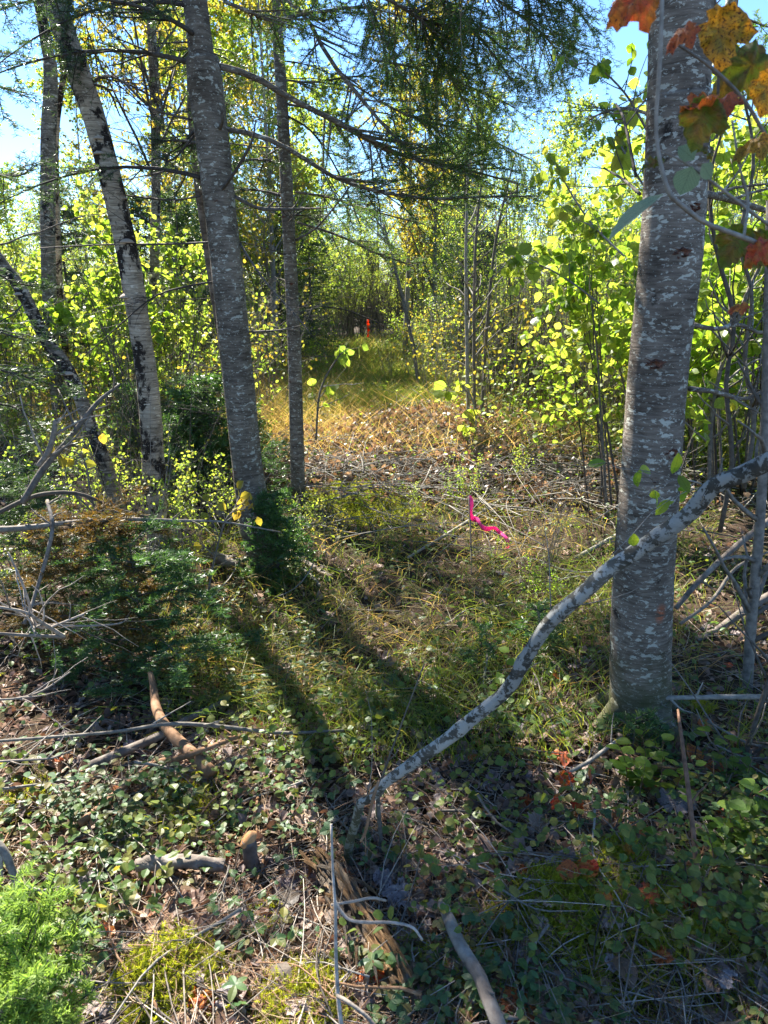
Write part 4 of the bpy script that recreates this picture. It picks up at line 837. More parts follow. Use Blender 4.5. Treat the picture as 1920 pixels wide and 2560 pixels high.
twig_thing('grey_branch', 'thick grey lichened branch lying at bottom right of centre', 'branch', [gk(1105, 2260, 22), gk(1125, 2310, 32), gk(1150, 2370, 34), gk(1195, 2440, 34), gk(1215, 2490, 36), gk(1260, 2600, 40)], M_log, 4, (.04, .08), sides=12)
twig_thing('upright_twig', 'tall thin reddish stem standing at lower right', 'stem', ky([(1765, 2620, 16), (1758, 2450, 15), (1752, 2280, 14), (1735, 2100, 13), (1718, 1950, 12), (1702, 1830, 9), (1695, 1775, 6)], 1.1, 1.75), M_red_twig, 3)
twig_thing('horizontal_branch', 'dead branch lying level across the foot of the large fir', 'branch', ky([(1585, 1738, 10), (1640, 1744, 12), (1720, 1744, 12), (1800, 1742, 13), (1900, 1742, 13), (2050, 1735, 14)], 2.2, 2.05), M_alder, 4)
twig_thing('slanting_branch', 'grey branch slanting from the fir foot towards lower left', 'branch', [gk(1420, 1938, 8), gk(1480, 1905, 11), gk(1540, 1860, 9), gk(1600, 1830, 6)], M_alder, 2)
twig_thing('orange_branch', 'peeled orange-brown branch slanting through the undergrowth at left', 'branch', [(375, 1680, 12, 2.3), (384, 1720, 18, 2.25), (392, 1775, 24, 2.15), (420, 1825, 28, 2.05), (470, 1875, 32, 1.96), (530, 1935, 34, 1.88)], M_stick, 0, sides=12)
twig_thing('crossing_branch', 'brown stick crossing over the peeled orange-brown branch', 'branch', [gk(200, 2065, 18), gk(300, 1980, 14), gk(385, 1915, 14), (450, 1895, 15, 1.9), (520, 1870, 13, 1.95), (600, 1840, 10, 2.05)], M_stick, 3)
twig_thing('long_thin_branch', 'long thin grey branch running level across the left undergrowth', 'branch', ky([(-40, 1855, 7), (140, 1842, 8), (300, 1828, 9), (420, 1810, 10), (540, 1815, 10), (700, 1832, 9), (860, 1826, 6)], 1.9, 2.1), M_alder, 5)
twig_thing('fallen_log', 'short grey weathered log half buried in leaves at lower left', 'log', [gk(340, 2168, 30), gk(400, 2163, 36), gk(480, 2161, 34), gk(560, 2170, 26)], M_log, 3, (.03, .06), sides=22, lump=.28)
twig_thing('buried_branch', 'lichened brown branch lying in the left undergrowth', 'branch', [gk(225, 1920, 22), gk(320, 1880, 24), gk(400, 1845, 22), gk(470, 1805, 20), gk(560, 1760, 14)], M_log, 0, sides=10)
twig_thing('edge_branch', 'dark bare branch slanting in at the lower left edge', 'branch', ky([(-30, 2090, 22), (10, 2130, 20), (35, 2190, 18), (50, 2240, 16)], 1.4, 1.35), M_alder, 3)
# left tangle of dead branches
tg = 'dead branches of the left tangle'
tw = [([(-40, 1325, 22), (60, 1320, 20), (160, 1308, 18), (300, 1298, 14), (450, 1302, 10), (560, 1305, 7), (700, 1330, 4)], 2.4, 3.2, 'dark nearly level dead branch crossing in front of the birches', M_deadwood),
      ([(-20, 1290, 16), (50, 1255, 16), (110, 1235, 15), (200, 1235, 12), (300, 1275, 9), (420, 1305, 6), (480, 1340, 4)], 2.6, 3.0, 'arching grey dead branch just above the level one at left', M_deadwood),
      ([(55, 1258, 20), (110, 1170, 22), (170, 1100, 18), (240, 1010, 14), (300, 960, 8)], 2.6, 2.9, 'steep grey dead branch rising towards the birches', M_deadwood),
      ([(95, 1165, 16), (120, 1130, 18), (135, 1080, 18), (138, 1050, 13)], 2.6, 2.6, 'broken pale branch end pointing up at left', M_twig_pale),
      ([(60, 1560, 12), (90, 1480, 12), (130, 1330, 14), (118, 1250, 10)], 2.4, 2.7, 'grey branch dropping into the undergrowth at left', M_log),
      ([(-20, 1582, 9), (60, 1588, 11), (110, 1590, 12), (160, 1592, 14)], 1.6, 1.75, 'straight pale dry stick end-on at the left edge', M_twig_pale),
      ([(160, 1592, 14), (110, 1560, 12), (60, 1530, 10), (-20, 1515, 9)], 1.75, 1.6, 'pale dry stick forking upward at the left edge', M_twig_pale),
      ([(-10, 1500, 4), (60, 1540, 7), (110, 1570, 8), (210, 1535, 7)], 1.65, 1.75, 'pale curved dry twig over the yellowing needles', M_twig_pale),
      ([(20, 1380, 5), (60, 1470, 8), (85, 1550, 8), (100, 1570, 6)], 1.7, 1.7, 'thin pale upright twig above the dry sticks', M_twig_pale),
      ([(-20, 1750, 7), (50, 1745, 8), (110, 1725, 7), (175, 1680, 5)], 1.7, 1.8, 'pale curved twig at left below the dry sticks', M_twig_pale),
      ([(-20, 1905, 8), (60, 1900, 8), (130, 1895, 7), (180, 1875, 4)], 1.7, 1.75, 'pale twig low at the left edge above the glossy plants', M_twig_pale),
      ([(90, 1560, 5), (200, 1565, 7), (290, 1560, 6), (320, 1547, 4)], 2.0, 2.2, 'grey twig running right through the yellowing needles', M_deadwood)]
for kk, a, b, lb, mt in tw: twig_thing('dead_branch', lb, 'branch', ky([(q[0], q[1], q[2]*.78) for q in kk], a, b), mt, 5 if mt is not M_log else 8, (.06, .25), tg)
tw = [([(230, 1130, 14), (300, 1180, 24), (400, 1235, 30), (480, 1240, 26), (560, 1300, 20)], 'pale fallen trunk lying behind the leaning birch', M_log),
      ([(420, 1330, 22), (470, 1360, 26), (540, 1400, 30), (610, 1420, 30)], 'grey fallen log leaning against the foot of the middle fir', M_log),
      ([(690, 1310, 24), (730, 1308, 24), (766, 1306, 22)], 'short grey log at the foot of the slender fir', M_log),
      ([(700, 1370, 12), (760, 1410, 14), (830, 1450, 14)], 'weathered split pole lying right of the middle fir', M_log),
      ([(700, 1395, 10), (770, 1440, 10), (800, 1470, 8)], 'thin grey pole beside the split pole', M_alder),
      ([(775, 1240, 7), (830, 1280, 8), (880, 1310, 8), (960, 1335, 5)], 'thin brown stick slanting down over the mossy log', M_stick),
      ([(770, 1215, 6), (800, 1190, 7), (880, 1130, 6)], 'dark stick propped up beside the slender fir', M_twig),
      ([(930, 1130, 7), (932, 1090, 8), (931, 1055, 6)], 'short bleached stick standing in the clearing', M_twig_pale),
      ([(1020, 1400, 7), (1200, 1290, 9), (1350, 1190, 7), (1440, 1130, 4)], 'long grey pole lying across the clearing', M_alder),
      ([(1690, 1520, 12), (1760, 1440, 14), (1860, 1350, 16), (1980, 1260, 18)], 'thick dead pole slanting up to the right behind the large fir', M_log),
      ([(1700, 1560, 8), (1780, 1500, 9), (1840, 1420, 8), (1920, 1380, 5)], 'bleached dead twig behind the large fir', M_twig_pale),
      ([(1740, 1600, 16), (1800, 1570, 18), (1870, 1520, 20), (1960, 1470, 22)], 'pale dead pole low behind the large fir', M_log),
      ([(1440, 1400, 10), (1540, 1345, 11), (1570, 1330, 8)], 'brown stick leaning at the left foot of the large fir', M_alder)]
for i, (kk, lb, mt) in enumerate(tw):
    y0 = G(kk[0][0], kk[0][1])[1]; up = 'slanting' in lb or 'propped' in lb or 'standing' in lb or 'behind the large' in lb
    q = [(a, b, w, y0+.25*j if not up else y0+.05*j) for j, (a, b, w) in enumerate(kk)] if up else [gk(a, b, w) for a, b, w in kk]
    if 'behind the large' in lb: q = [(a, b, w, 2.9+.12*j) for j, (a, b, w) in enumerate(kk)]
    twig_thing('fallen_pole' if 'pole' in lb else ('fallen_log' if 'log' in lb or 'trunk' in lb else 'fallen_stick'), lb, 'log' if 'log' in lb else 'stick', q, mt, 3, (.05, .2), None, 12 if mt is M_log else 7)
# thin stems at right
for i, (kk, Y, lb) in enumerate((([(1862, 1830, 26), (1872, 1650, 25), (1885, 1480, 25), (1900, 1300, 24), (1915, 1000, 22), (1925, 500, 18)], 2.45, 'thin grey-brown tree stem at the right edge beside the large fir'),
        ([(1845, 1980, 10), (1860, 1900, 12), (1890, 1800, 12), (1940, 1650, 12)], 2.0, 'dark slanting stem near the right edge'),
        ([(1800, 1330, 12), (1830, 1150, 12), (1815, 960, 11), (1835, 800, 11), (1790, 620, 10), (1775, 450, 8), (1810, 300, 6), (1800, 150, 5)], 3.6, 'dark alder stem just right of the large fir'),
        ([(1860, 1220, 12), (1885, 1050, 12), (1862, 900, 11), (1880, 740, 10), (1850, 600, 9), (1885, 400, 8), (1850, 200, 5)], 3.8, 'second dark alder stem right of the large fir'),
        ([(1770, 1250, 10), (1785, 1000, 10), (1850, 780, 10), (1930, 600, 8)], 4.2, 'slanting alder stem crossing behind the two dark stems'))):
    twig_thing('thin_tree', lb, 'tree', ky(kk, Y, Y), M_deadwood, 14, (.2, .6), None, 10)
for kk, lb in (([(1172, 1110, 9), (1168, 900, 9), (1165, 650, 8), (1170, 400, 5)], 'slim alder stem by the clearing, leftmost of the upright three'), ([(1188, 1100, 8), (1185, 850, 8), (1190, 600, 7), (1215, 350, 4)], 'slim alder stem by the clearing, middle of the upright three'), ([(1202, 1095, 8), (1215, 850, 8), (1240, 600, 7), (1290, 380, 4)], 'slim alder stem by the clearing, rightmost of the upright three'), ([(1050, 990, 9), (1030, 850, 9), (1000, 720, 8), (960, 560, 5)], 'slanting alder stem leaning over the right edge of the path')):
    y0 = G(kk[0][0], kk[0][1]+20)[1]; twig_thing('alder_sapling', lb, 'tree', ky(kk, y0, y0), M_alder, 14, (.2, .6), None, 8)

# ---- rotten log and cut stump
g0_ = G(800, 2150); g1_ = G(1010, 2500)
n = 40; t = np.linspace(0, 1, n)[:, None]; C = g0_*(1-t)+g1_*t+np.array([0, 0, .015]); R = np.interp(t[:, 0], [0, .1, .3, .7, 1], [.010, .028, .036, .040, .034])
log = thing('rotten_log', 'rotten splintered log with orange wood lying in the centre foreground', 'log', g0_)
def logf(n, k, th):
    z = np.linspace(0, 1, k)[:, None]; t = th[None]
    return (1+.16*np.sin(3*t+2*z)+.13*np.sin(9*t+1.5*np.sin(6*z))+.10*np.sin(17*t-3*z)+.1*np.sin(7*z*6+3*t)*np.sin(2*t))[None]
obj('log_body', mesh('log_body', tubes(C, R, 44, lump=logf), M_rot, True, g0_), log)
for i in range(46):
    s0 = U(0, .8); p = g0_*(1-s0)+g1_*s0+np.array([U(-.07, .03), U(-.02, .02), .04+U(0, .03)]); d = unit((g1_-g0_)+rng.normal(size=3)*.12)*U(.05, .14); k_ = np.linspace(0, 1, 5)[:, None]
    obj('splinter', mesh('splinter', tubes(p+d*k_+np.array([0, 0, .01])*np.sin(k_*3), U(.002, .007)*np.array([.5, 1, 1, .8, .2]), 6, lump=lumpf(.25, i)), M_rot, False, g0_), log)
sg = G(630, 2170); stp = thing('cut_stump', 'small slant-cut stump with a fresh orange face in the lower left undergrowth', 'stump', sg)
top = P(622, 2100, sg[1]-.0); sc_ = spline([sg-np.array([0, 0, .03]), (sg+top)/2, top], 8); rr_ = np.array([.030, .025, .022, .021, .020, .020, .019, .018])
obj('bark_stub', mesh('bark_stub', tubes(sc_, rr_, 18, cap=True, lump=lumpf(.06)), M_log, True, sg), stp)
ax = unit(top-sg); nrm = unit(ax*.5+np.array([-.75, -.5, .35])); e1 = unit(np.cross(nrm, [0, 0, 1.])); e2 = np.cross(nrm, e1); th = np.linspace(0, 2*PI, 20, endpoint=False)
disc = np.vstack([top+nrm*.012, top+nrm*.010+(np.cos(th)[:, None]*e1*.014+np.sin(th)[:, None]*e2*.025), top-nrm*.006+(np.cos(th)[:, None]*e1*.017+np.sin(th)[:, None]*e2*.028)])
ff = [(0, 1+i, 1+(i+1) % 20) for i in range(20)]+[f_ for i in range(20) for f_ in ((1+i, 21+i, 21+(i+1) % 20), (1+i, 21+(i+1) % 20, 1+(i+1) % 20))]
obj('cut_face', mesh('cut_face', (disc, np.array(ff), disc[:, :2], 0), M_cut, True, sg), stp)

# ---- flagging tapes
def tape(name, label, keys, w, mat, wav=.02):
    pts = spline([P(a, b, Y) for a, b, Y in keys], 40); b0 = pts[0]; s = np.linspace(0, 1, 40)
    pts = pts+np.stack([np.sin(s*23)*wav*.3, np.cos(s*17)*wav, np.sin(s*31)*wav*.25], 1); sd = np.stack([np.sin(s*9)*.8, -np.ones(40), .5*np.cos(s*14)], 1)
    T = unit(np.gradient(pts, axis=0)); S = unit(np.cross(T, sd))*w*.5*(.55+.45*np.abs(np.sin(s*13)))[:, None]
    V = np.stack([pts-S, pts+sd*w*.1, pts+S, pts+S*.98+T*.0008+np.array([0, .0006, 0]), pts-S*.98+np.array([0, .0006, 0])], 1).reshape(-1, 3); i = np.arange(39)*5; f = []
    for a in range(4): f += [np.stack([i+a, i+a+1, i+a+6], 1), np.stack([i+a, i+a+6, i+a+5], 1)]
    o = obj(name, mesh(name, (V, np.vstack(f), V[:, :2], 0), mat, True, b0), None, b0); return tag(o, label, 'ribbon')
tape('pink_ribbon', 'pink flagging ribbon trailing over twigs in the clearing', [(1173, 1243, 4.1), (1178, 1265, 4.1), (1180, 1295, 4.1), (1195, 1302, 4.07), (1212, 1318, 4.05), (1245, 1326, 4.03), (1262, 1345, 4.0), (1271, 1368, 4.0)], .034, M_pink)
tape('orange_ribbon', 'orange flagging ribbon hanging at the far end of the path', [(919, 798, 13), (920, 812, 13), (921, 826, 13), (919, 842, 13)], .05, M_otape, .02)
twig_thing('ribbon_twig', 'thin upright seedling stem that the pink ribbon is tied to', 'twig', ky([(1178, 1480, 4), (1178, 1380, 4), (1172, 1240, 3)], 3.5, 4.05), M_twig, 3)
twig_thing('arching_twig', 'thin bare twig from which the orange ribbon hangs', 'twig', ky([(700, 760, 3), (840, 770, 3), (905, 790, 3), (960, 815, 2), (1000, 850, 2)], 13, 13), M_twig, 6, (.2, .5))

# ---- herbs and seedlings as individual plants
def stemcurve(L, lean, k=6, a=0.0):
    s = np.linspace(0, 1, k); return np.stack([lean*s*s*L*math.cos(a), lean*s*s*L*math.sin(a), s*L], 1)
LEAFM = {}
def leafmesh(key, tm, mat, name='leaf'):
    if key not in LEAFM: LEAFM[key] = [mesh(name, (t_[0], t_[1], t_[2], 0), mat, False) for t_ in tm]
    return LEAFM[key]
def frame_euler(D, N):
    from mathutils import Matrix
    Rm = frames(np.array([D]), np.array([N]))[0]; return Matrix([list(map(float, r_)) for r_ in Rm]).to_euler()
def plant(name, label, cat, group, specs, stems, stemm, loc, rz, s):
    r = thing(name, label, cat, loc, group, rz, s); k_ = [obj('stem', mesh('stem', stems, stemm, True), r)]
    for (p_, D, N, sz, me) in specs:
        o = obj('leaf', me, r, p_); o.rotation_euler = frame_euler(D, N); o.scale = (sz, sz, sz); k_.append(o)
    return r, k_
def mk_bramble(v):
    sp, st = [], []
    for i in range(5):
        a = i*1.26+U(-.3, .3); L = U(.03, .08); c = np.stack([np.cos(a)*np.linspace(0, 1, 5)*L*.7, np.sin(a)*np.linspace(0, 1, 5)*L*.7, L*np.sin(np.linspace(0, 1.6, 5))], 1); st.append(tubes(c, np.full(5, .0011), 4))
        sp.append((c[-1], np.array([math.cos(a), math.sin(a), -.15]), unit(np.array([U(-.3, .3), U(-.3, .3), 1.])), U(.034, .056), leafmesh('tri', T_tri, M_herb)[0]))
    return sp, st
def mk_bunch(v, n=5, sz=(.024, .038), h=(.03, .08), key='ov', mat=None, tm=None):
    h_ = U(*h); st = [tubes(np.stack([0*np.linspace(0, 1, 4), 0*np.linspace(0, 1, 4), np.linspace(0, h_, 4)], 1), np.full(4, .0012), 4)]; sp = []
    for i in range(n):
        a = i*2*PI/n+U(-.2, .2); sp.append((np.array([0, 0, h_]), np.array([math.cos(a), math.sin(a), U(-.1, .3)]), np.array([-math.cos(a)*.2, -math.sin(a)*.2, 1.]), U(*sz), leafmesh(key, tm or T_oval, mat or M_herb)[i % len(tm or T_oval)]))
    return sp, st
def mk_stemmy(v, n=11, L=(.12, .24), sz=(.03, .05), key='ov', tm=None, mat=None):
    Ln = U(*L); c = stemcurve(Ln, U(.1, .6), 7, U(0, 6)); st = [tubes(c, np.linspace(.002, .001, 7), 4)]; sp = []
    for i in range(n):
        t_ = (i+1)/n; p_ = c[min(int(t_*6), 6)]; a = i*2.4; sp.append((p_, np.array([math.cos(a), math.sin(a), .3]), np.array([-math.cos(a)*.3, -math.sin(a)*.3, 1.]), U(*sz)*(1-.3*t_), leafmesh(key, tm or T_oval, mat or M_herb)[i % len(tm or T_oval)]))
    return sp, st
PL = {}
ZONES = [(G(a, b)[:2], t_) for a, b, t_ in ((440, 1850, 'by the peeled branch'), (630, 2160, 'around the cut stump'), (880, 2300, 'around the rotten log'), (870, 2180, 'at the bent sapling base'), (1600, 1830, 'at the large fir foot'), (1660, 2050, 'round the big grey leaf'), (1450, 2270, 'around the right-hand moss'), (430, 2450, 'around the left-hand moss'), (150, 2300, 'by the bright spruce tip'), (1170, 2380, 'beside the thick grey branch'), (1200, 1700, 'behind the bent sapling'), (650, 1500, 'before the middle fir'), (130, 1900, 'under the dry sticks'), (1150, 1350, 'near the pink ribbon'), (1850, 2200, 'near the right edge'), (700, 1800, 'left of the bent sapling'))]
def zone(x, y): return ', '+min((math.hypot(x-z_[0], y-z_[1]), t_) for z_, t_ in ZONES)[1]
def put_plant(kind, mk, name, label, cat, group, x, y, s, stemm=None):
    v = int(rng.integers(0, 3)); key = (kind, v); loc = (x, y, float(gh(x, y))); label += zone(x, y); group += zone(x, y)
    if key not in PL:
        sp, st = mk(v); PL[key] = plant(name, label, cat, group, sp, st, stemm or M_red_twig, loc, U(0, 6.28), s); return
    dup(PL[key][0], PL[key][1], loc, U(0, 6.28), s, U(-.15, .15), U(-.15, .15), label, group)
def herd(n, y0, y1, f): 
    x, y = pts_screen(n, y0, y1)
    for a, b in zip(x, y):
        if abs(a) < .56*b+.1 and not inmoss(a, b): f(a, b)
herd(95, 1.05, 3.0, lambda a, b: put_plant('br', mk_bramble, 'bramble_plant', 'low bramble seedling with toothed three-part leaves', 'plant', 'bramble seedlings on the forest floor', a, b, U(.7, 1.1)))
herd(70, 1.1, 3.2, lambda a, b: put_plant('bu', mk_bunch, 'bunchberry_plant', 'small whorled plant with glossy oval leaves', 'plant', 'whorled plants on the forest floor', a, b, U(.7, 1.1)))
for px, py, n in ((210, 2010, 9), (130, 2060, 6), (430, 2000, 7), (300, 2100, 5), (760, 1700, 8), (700, 1620, 6), (640, 1780, 6), (1800, 2000, 7), (1860, 2120, 7), (560, 1500, 5)):
    for i in range(n):
        g = G(px+U(-70, 70), py+U(-40, 40)); put_plant('st', mk_stemmy, 'leafy_herb', 'upright herb with paired glossy green leaves', 'plant', 'upright glossy herbs', g[0], g[1], U(.7, 1.1))
for px, py, n in ((1560, 1950, 4), (1650, 1980, 4), (1900, 2080, 5), (1860, 1960, 4), (1800, 2160, 3), (1240, 1790, 3), (700, 1440, 5)):
    for i in range(n):
        g = G(px+U(-60, 60), py+U(-30, 30)); put_plant('sr', lambda v: mk_stemmy(v, 7, (.12, .24), (.05, .075), 'rd', T_round, M_leaf_g), 'broadleaf_seedling', 'seedling with round pale green leaves', 'plant', 'round-leaved seedlings', g[0], g[1], U(.7, 1.0))
# fallen maple leaves as individuals, the rest as a group
ML = {k_: [mesh('fallen_leaf', (t_[0], t_[1], t_[2], 0), m_) for t_ in T_maple] for k_, m_ in (('grey', M_greyleaf), ('red', M_red), ('orange', M_orange), ('yellow', M_yellow), ('brown', M_dead))}
ML['obrown'] = [mesh('fallen_leaf', (t_[0], t_[1], t_[2], 0), M_dead_b) for t_ in T_round]
ML['oorange'] = [mesh('fallen_leaf', (t_[0], t_[1], t_[2], 0), M_orange) for t_ in T_round]; ML['oyellow'] = [mesh('fallen_leaf', (t_[0], t_[1], t_[2], 0), M_herb_y) for t_ in T_round]
def fleaf(kind, px, py, wpx, label, group=None, up=.03, tilt=.45, xy=None):
    g = G(px, py, up) if xy is None else Gxy(xy[0], xy[1], up); d = math.hypot(g[1], CAMZ-g[2]); s = wpx*d/F*(.85 if kind[0] != 'o' else 1.1)
    ms_ = ML[kind]; o = obj('fallen_leaf', ms_[rng.integers(0, len(ms_))], None, g); N = unit(rng.normal(size=3)*tilt*.5+np.array([0, -.35*tilt, 1.])); o.rotation_euler = frame_euler(hdir(1)[0], N); o.scale = (s, s, s); tag(o, label, 'leaf', group); return o
for a in (('grey', 1680, 2045, 105, 'large crumpled grey maple leaf lying below the large fir'), ('grey', 1020, 2265, 80, 'grey maple leaf right of the rotten log'), ('grey', 940, 2225, 60, 'grey maple leaf tucked against the top of the rotten log'), ('grey', 250, 2210, 70, 'blue-grey star-shaped maple leaf beside the bright spruce tip'), ('grey', 1540, 2460, 70, 'folded grey maple leaf on the moss at lower right'), ('grey', 570, 2530, 75, 'grey maple leaf at the bottom edge between the moss cushions'), ('grey', 310, 1880, 60, 'pale grey leaf under the long thin branch'), ('grey', 300, 2120, 75, 'pinkish grey maple leaf above the short log'), ('grey', 1800, 2450, 55, 'grey curled leaf near the bottom right moss'), ('grey', 1300, 1825, 50, 'grey upturned leaf in shade left of the fir foot'),
          ('red', 932, 2480, 60, 'bright red maple leaf standing at the bottom centre'), ('red', 1640, 2255, 55, 'red maple leaf on the moss at lower right'), ('red', 1490, 2200, 60, 'dull red maple leaf left of the moss cushion'), ('orange', 1715, 2240, 60, 'orange maple leaf beside the red one at lower right'), ('orange', 1400, 1895, 45, 'orange leaf in the shade below the bent sapling'), ('yellow', 1566, 2152, 45, 'yellow brown-blotched leaf resting on the moss cushion'), ('red', 1640, 1990, 1, 'small dark red leaf beside the big grey leaf'), ('obrown', 680, 2440, 60, 'oval brown leaf below the rotten log'), ('oorange', 1616, 2125, 45, 'rust orange oval leaf right of the moss cushion'), ('oorange', 1388, 2195, 50, 'upright red-orange oval leaf left of the moss cushion'), ('obrown', 1540, 2410, 60, 'brown oval leaf above the folded grey leaf'), ('oyellow', 1585, 2450, 50, 'pale dry oval leaf beside the folded grey leaf'), ('oyellow', 965, 2165, 35, 'pale yellow round leaf beside the sapling base'), ('oyellow', 1790, 1880, 40, 'pale yellow round leaf right of the fir foot'), ('oorange', 1815, 2025, 38, 'peach-coloured leaf at right in the dark undergrowth'), ('oorange', 1395, 1715, 40, 'orange leaf at the foot of the large fir')):
    fleaf(a[0], a[1], a[2], max(a[3], 30), a[4])
x, y = pts_screen(170, 1.05, 3.4)
for i, (a, b) in enumerate(zip(x, y)):
    if abs(a) > .56*b+.1: continue
    k_ = ('brown', 'grey', 'obrown', 'brown', 'obrown', 'orange', 'oorange', 'oyellow')[int(rng.integers(0, 8))]; w_ = {'brown': 'brown lobed', 'grey': 'grey lobed', 'obrown': 'rusty oval', 'orange': 'orange lobed', 'oorange': 'orange oval', 'oyellow': 'pale yellow oval'}[k_]
    fleaf(k_, 0, 0, U(26, 60)*1.6/b, f'{w_} dead leaf in the litter'+zone(a, b), f'{w_} leaves scattered in the litter'+zone(a, b), .02, .5, (a, b))
# fallen twigs as individuals
ST = []
for i in range(6):
    k_ = np.linspace(-.5, .5, 9); c = np.stack([k_, .06*np.sin(k_*6+i), .02*np.sin(k_*9)+.02], 1)[None]; r_ = np.linspace(.010, .004, 9)[None]; c1, r1 = kids(c, r_, 5, (.5, 1), (.15, .35), .3, .6, .3, 0, 5, flat=.6)
    ST.append(mesh('fallen_twig', [tubes(c, r_, 7), tubes(c1, r1, 5)], (M_deadwood, M_stick, M_alder)[i % 3], True))
x, y = pts_screen(170, 1.05, 6.0)
for a, b in zip(x, y):
    if abs(a) > .58*b+.2: continue
    o = obj('fallen_twig', ST[rng.integers(0, 6)], None, Gxy(a, b, .02)); s = U(.2, .55)*(.6+.15*b); o.scale = (s, s, s); o.rotation_euler = (U(-.1, .1), U(-.15, .15), U(0, 6.28))
    tag(o, 'small dry twig lying in the litter'+zone(a, b), 'twig', 'dry twigs on the forest floor'+zone(a, b))

# ---- young firs and boughs
def bough(name, label, cat, starts, mat, per=420, ln=(.014, .02), w=.0021, nside=16, L=(.1, .2), wood=M_twig, flat=.85, n2=30, group=None, rb=.004):
    b0 = np.array(starts[0][0]); root = thing(name, label, cat, b0, group)
    for st_ in starts:
        c = spline(st_, 9); r_ = np.linspace(rb, .001, 9); wd, nl = conifer_branch(c, r_, nside, L, .85 if flat > .5 else .45, (.15, 1), n2, per, ln, w, 0, 0, flat, .6)
        nl.append(needles_on(c[None], per, ln, w, .5)); o = obj('branch', mesh('branch', wd, wood, True, b0), root); obj('needles', mesh('needles', nl, mat, org=b0), o)
    return root
def fan(base, top, n, L, up=.15, spread=(0, 2*PI)):
    out = []
    for i in range(n):
        t_ = (i+.5)/n; p_ = base*(1-t_)+top*t_; a = U(*spread); l_ = L*(1-.6*t_)*U(.7, 1.1); d = np.array([math.cos(a), math.sin(a), up]); out.append([p_, p_+d*l_*.5+np.array([0, 0, .02]), p_+d*l_+np.array([0, 0, -.03*l_/L])])
    return [[base, (base+top)/2, top]]+out
b_ = G(370, 1690); bough('young_fir', 'young blue-green fir in sun and shade left of centre', 'tree', fan(b_, b_+np.array([-.05, .1, .55]), 24, .46), M_needle_b, 480, (.017, .024), .0032, nside=11, n2=14, L=(.12, .24), flat=.95)
b_ = G(250, 1660); bough('yellowing_fir', 'fir sapling with yellowing orange needles at left', 'tree', fan(b_, b_+np.array([0, .1, .66]), 24, .5), M_needle_y, 460, (.017, .024), .0032, nside=11, n2=16, L=(.12, .24), flat=.95)
b_ = G(120, 1560); bough('shaded_fir', 'dark shaded fir sapling at the left edge', 'tree', fan(b_, b_+np.array([0, .1, .75]), 18, .5), M_needle, 460, (.017, .024), .0032, nside=12, n2=18, L=(.12, .26), flat=.95)
b_ = G(1340, 1660); bough('fir_seedling', 'soft blue-green fir seedling left of the large fir', 'plant', fan(b_, b_+np.array([0, 0, .26]), 9, .22), M_needle_b, 560, (.014, .019), .003, nside=8, n2=6, L=(.05, .1), flat=.95)
b_ = G(1580, 1880); bough('fir_seedling', 'fresh green fir seedling at the foot of the large fir', 'plant', fan(b_, b_+np.array([0, 0, .14]), 7, .17), M_needle_b, 620, (.015, .02), .003, nside=6, n2=3, L=(.04, .08), flat=.95)
b_ = G(1200, 1680); bough('fir_seedling', 'small fir seedling behind the bent sapling', 'plant', fan(b_, b_+np.array([0, 0, .2]), 7, .18), M_needle_b, 560, (.014, .019), .003, nside=6, n2=4, L=(.04, .08), flat=.95)
b_ = G(510, 1240); bough('fir_sapling', 'frosted green fir sapling between the birch and middle fir', 'tree', fan(b_, b_+np.array([0, 0, .9]), 22, .5), M_needle, 260, nside=12, n2=24, w=.003)
b_ = G(690, 1270); bough('fir_sapling', 'small fir sapling between the middle and slender firs', 'tree', fan(b_, b_+np.array([0, 0, .5]), 14, .3), M_needle_b, 260, nside=10, n2=16, w=.003)
b_ = P(-60, 2620, .85); sp_ = []
for (ax_, ay_, yy) in ((140, 2180, 1.0), (60, 2250, .92), (200, 2330, .95), (-20, 2330, .85), (120, 2400, .82), (230, 2480, .88), (20, 2480, .78), (150, 2540, .8), (-30, 2200, 1.0), (90, 2330, .9), (40, 2190, .98), (100, 2260, .95), (180, 2420, .9), (60, 2420, .85)):
    e = P(ax_, ay_, yy); sp_.append([b_, (b_+e)/2+np.array([0, 0, -.02]), e])
bough('spruce_sapling', 'bright green spruce sapling tip close by at the bottom left corner', 'tree', sp_, M_needle_l, 900, (.012, .017), .0024, 16, (.05, .11), flat=.2, n2=24)
bl = G(-30, 2640); 
# conifer sprays reaching in at the left edge
sp_ = [[P(-80, 800, 2.6), P(0, 830, 2.7), P(80, 850, 2.8), P(150, 830, 2.9)], [P(-80, 900, 2.6), P(20, 930, 2.6), P(130, 960, 2.7), P(200, 980, 2.8)], [P(-80, 620, 2.8), P(20, 700, 2.9), P(120, 720, 3.0)], [P(-80, 1000, 2.5), P(40, 1020, 2.6), P(120, 1080, 2.7)], [P(-60, 180, 3.0), P(-10, 230, 3.0), P(10, 300, 3.0)], [P(-60, 420, 3.2), P(40, 440, 3.3), P(110, 400, 3.4)]]
bough('fir_tree', 'fir boughs reaching in from the left edge over the fungus snag', 'tree', sp_, M_needle, 280, (.014, .022), .0024, 18, (.12, .3), n2=36, rb=.006)

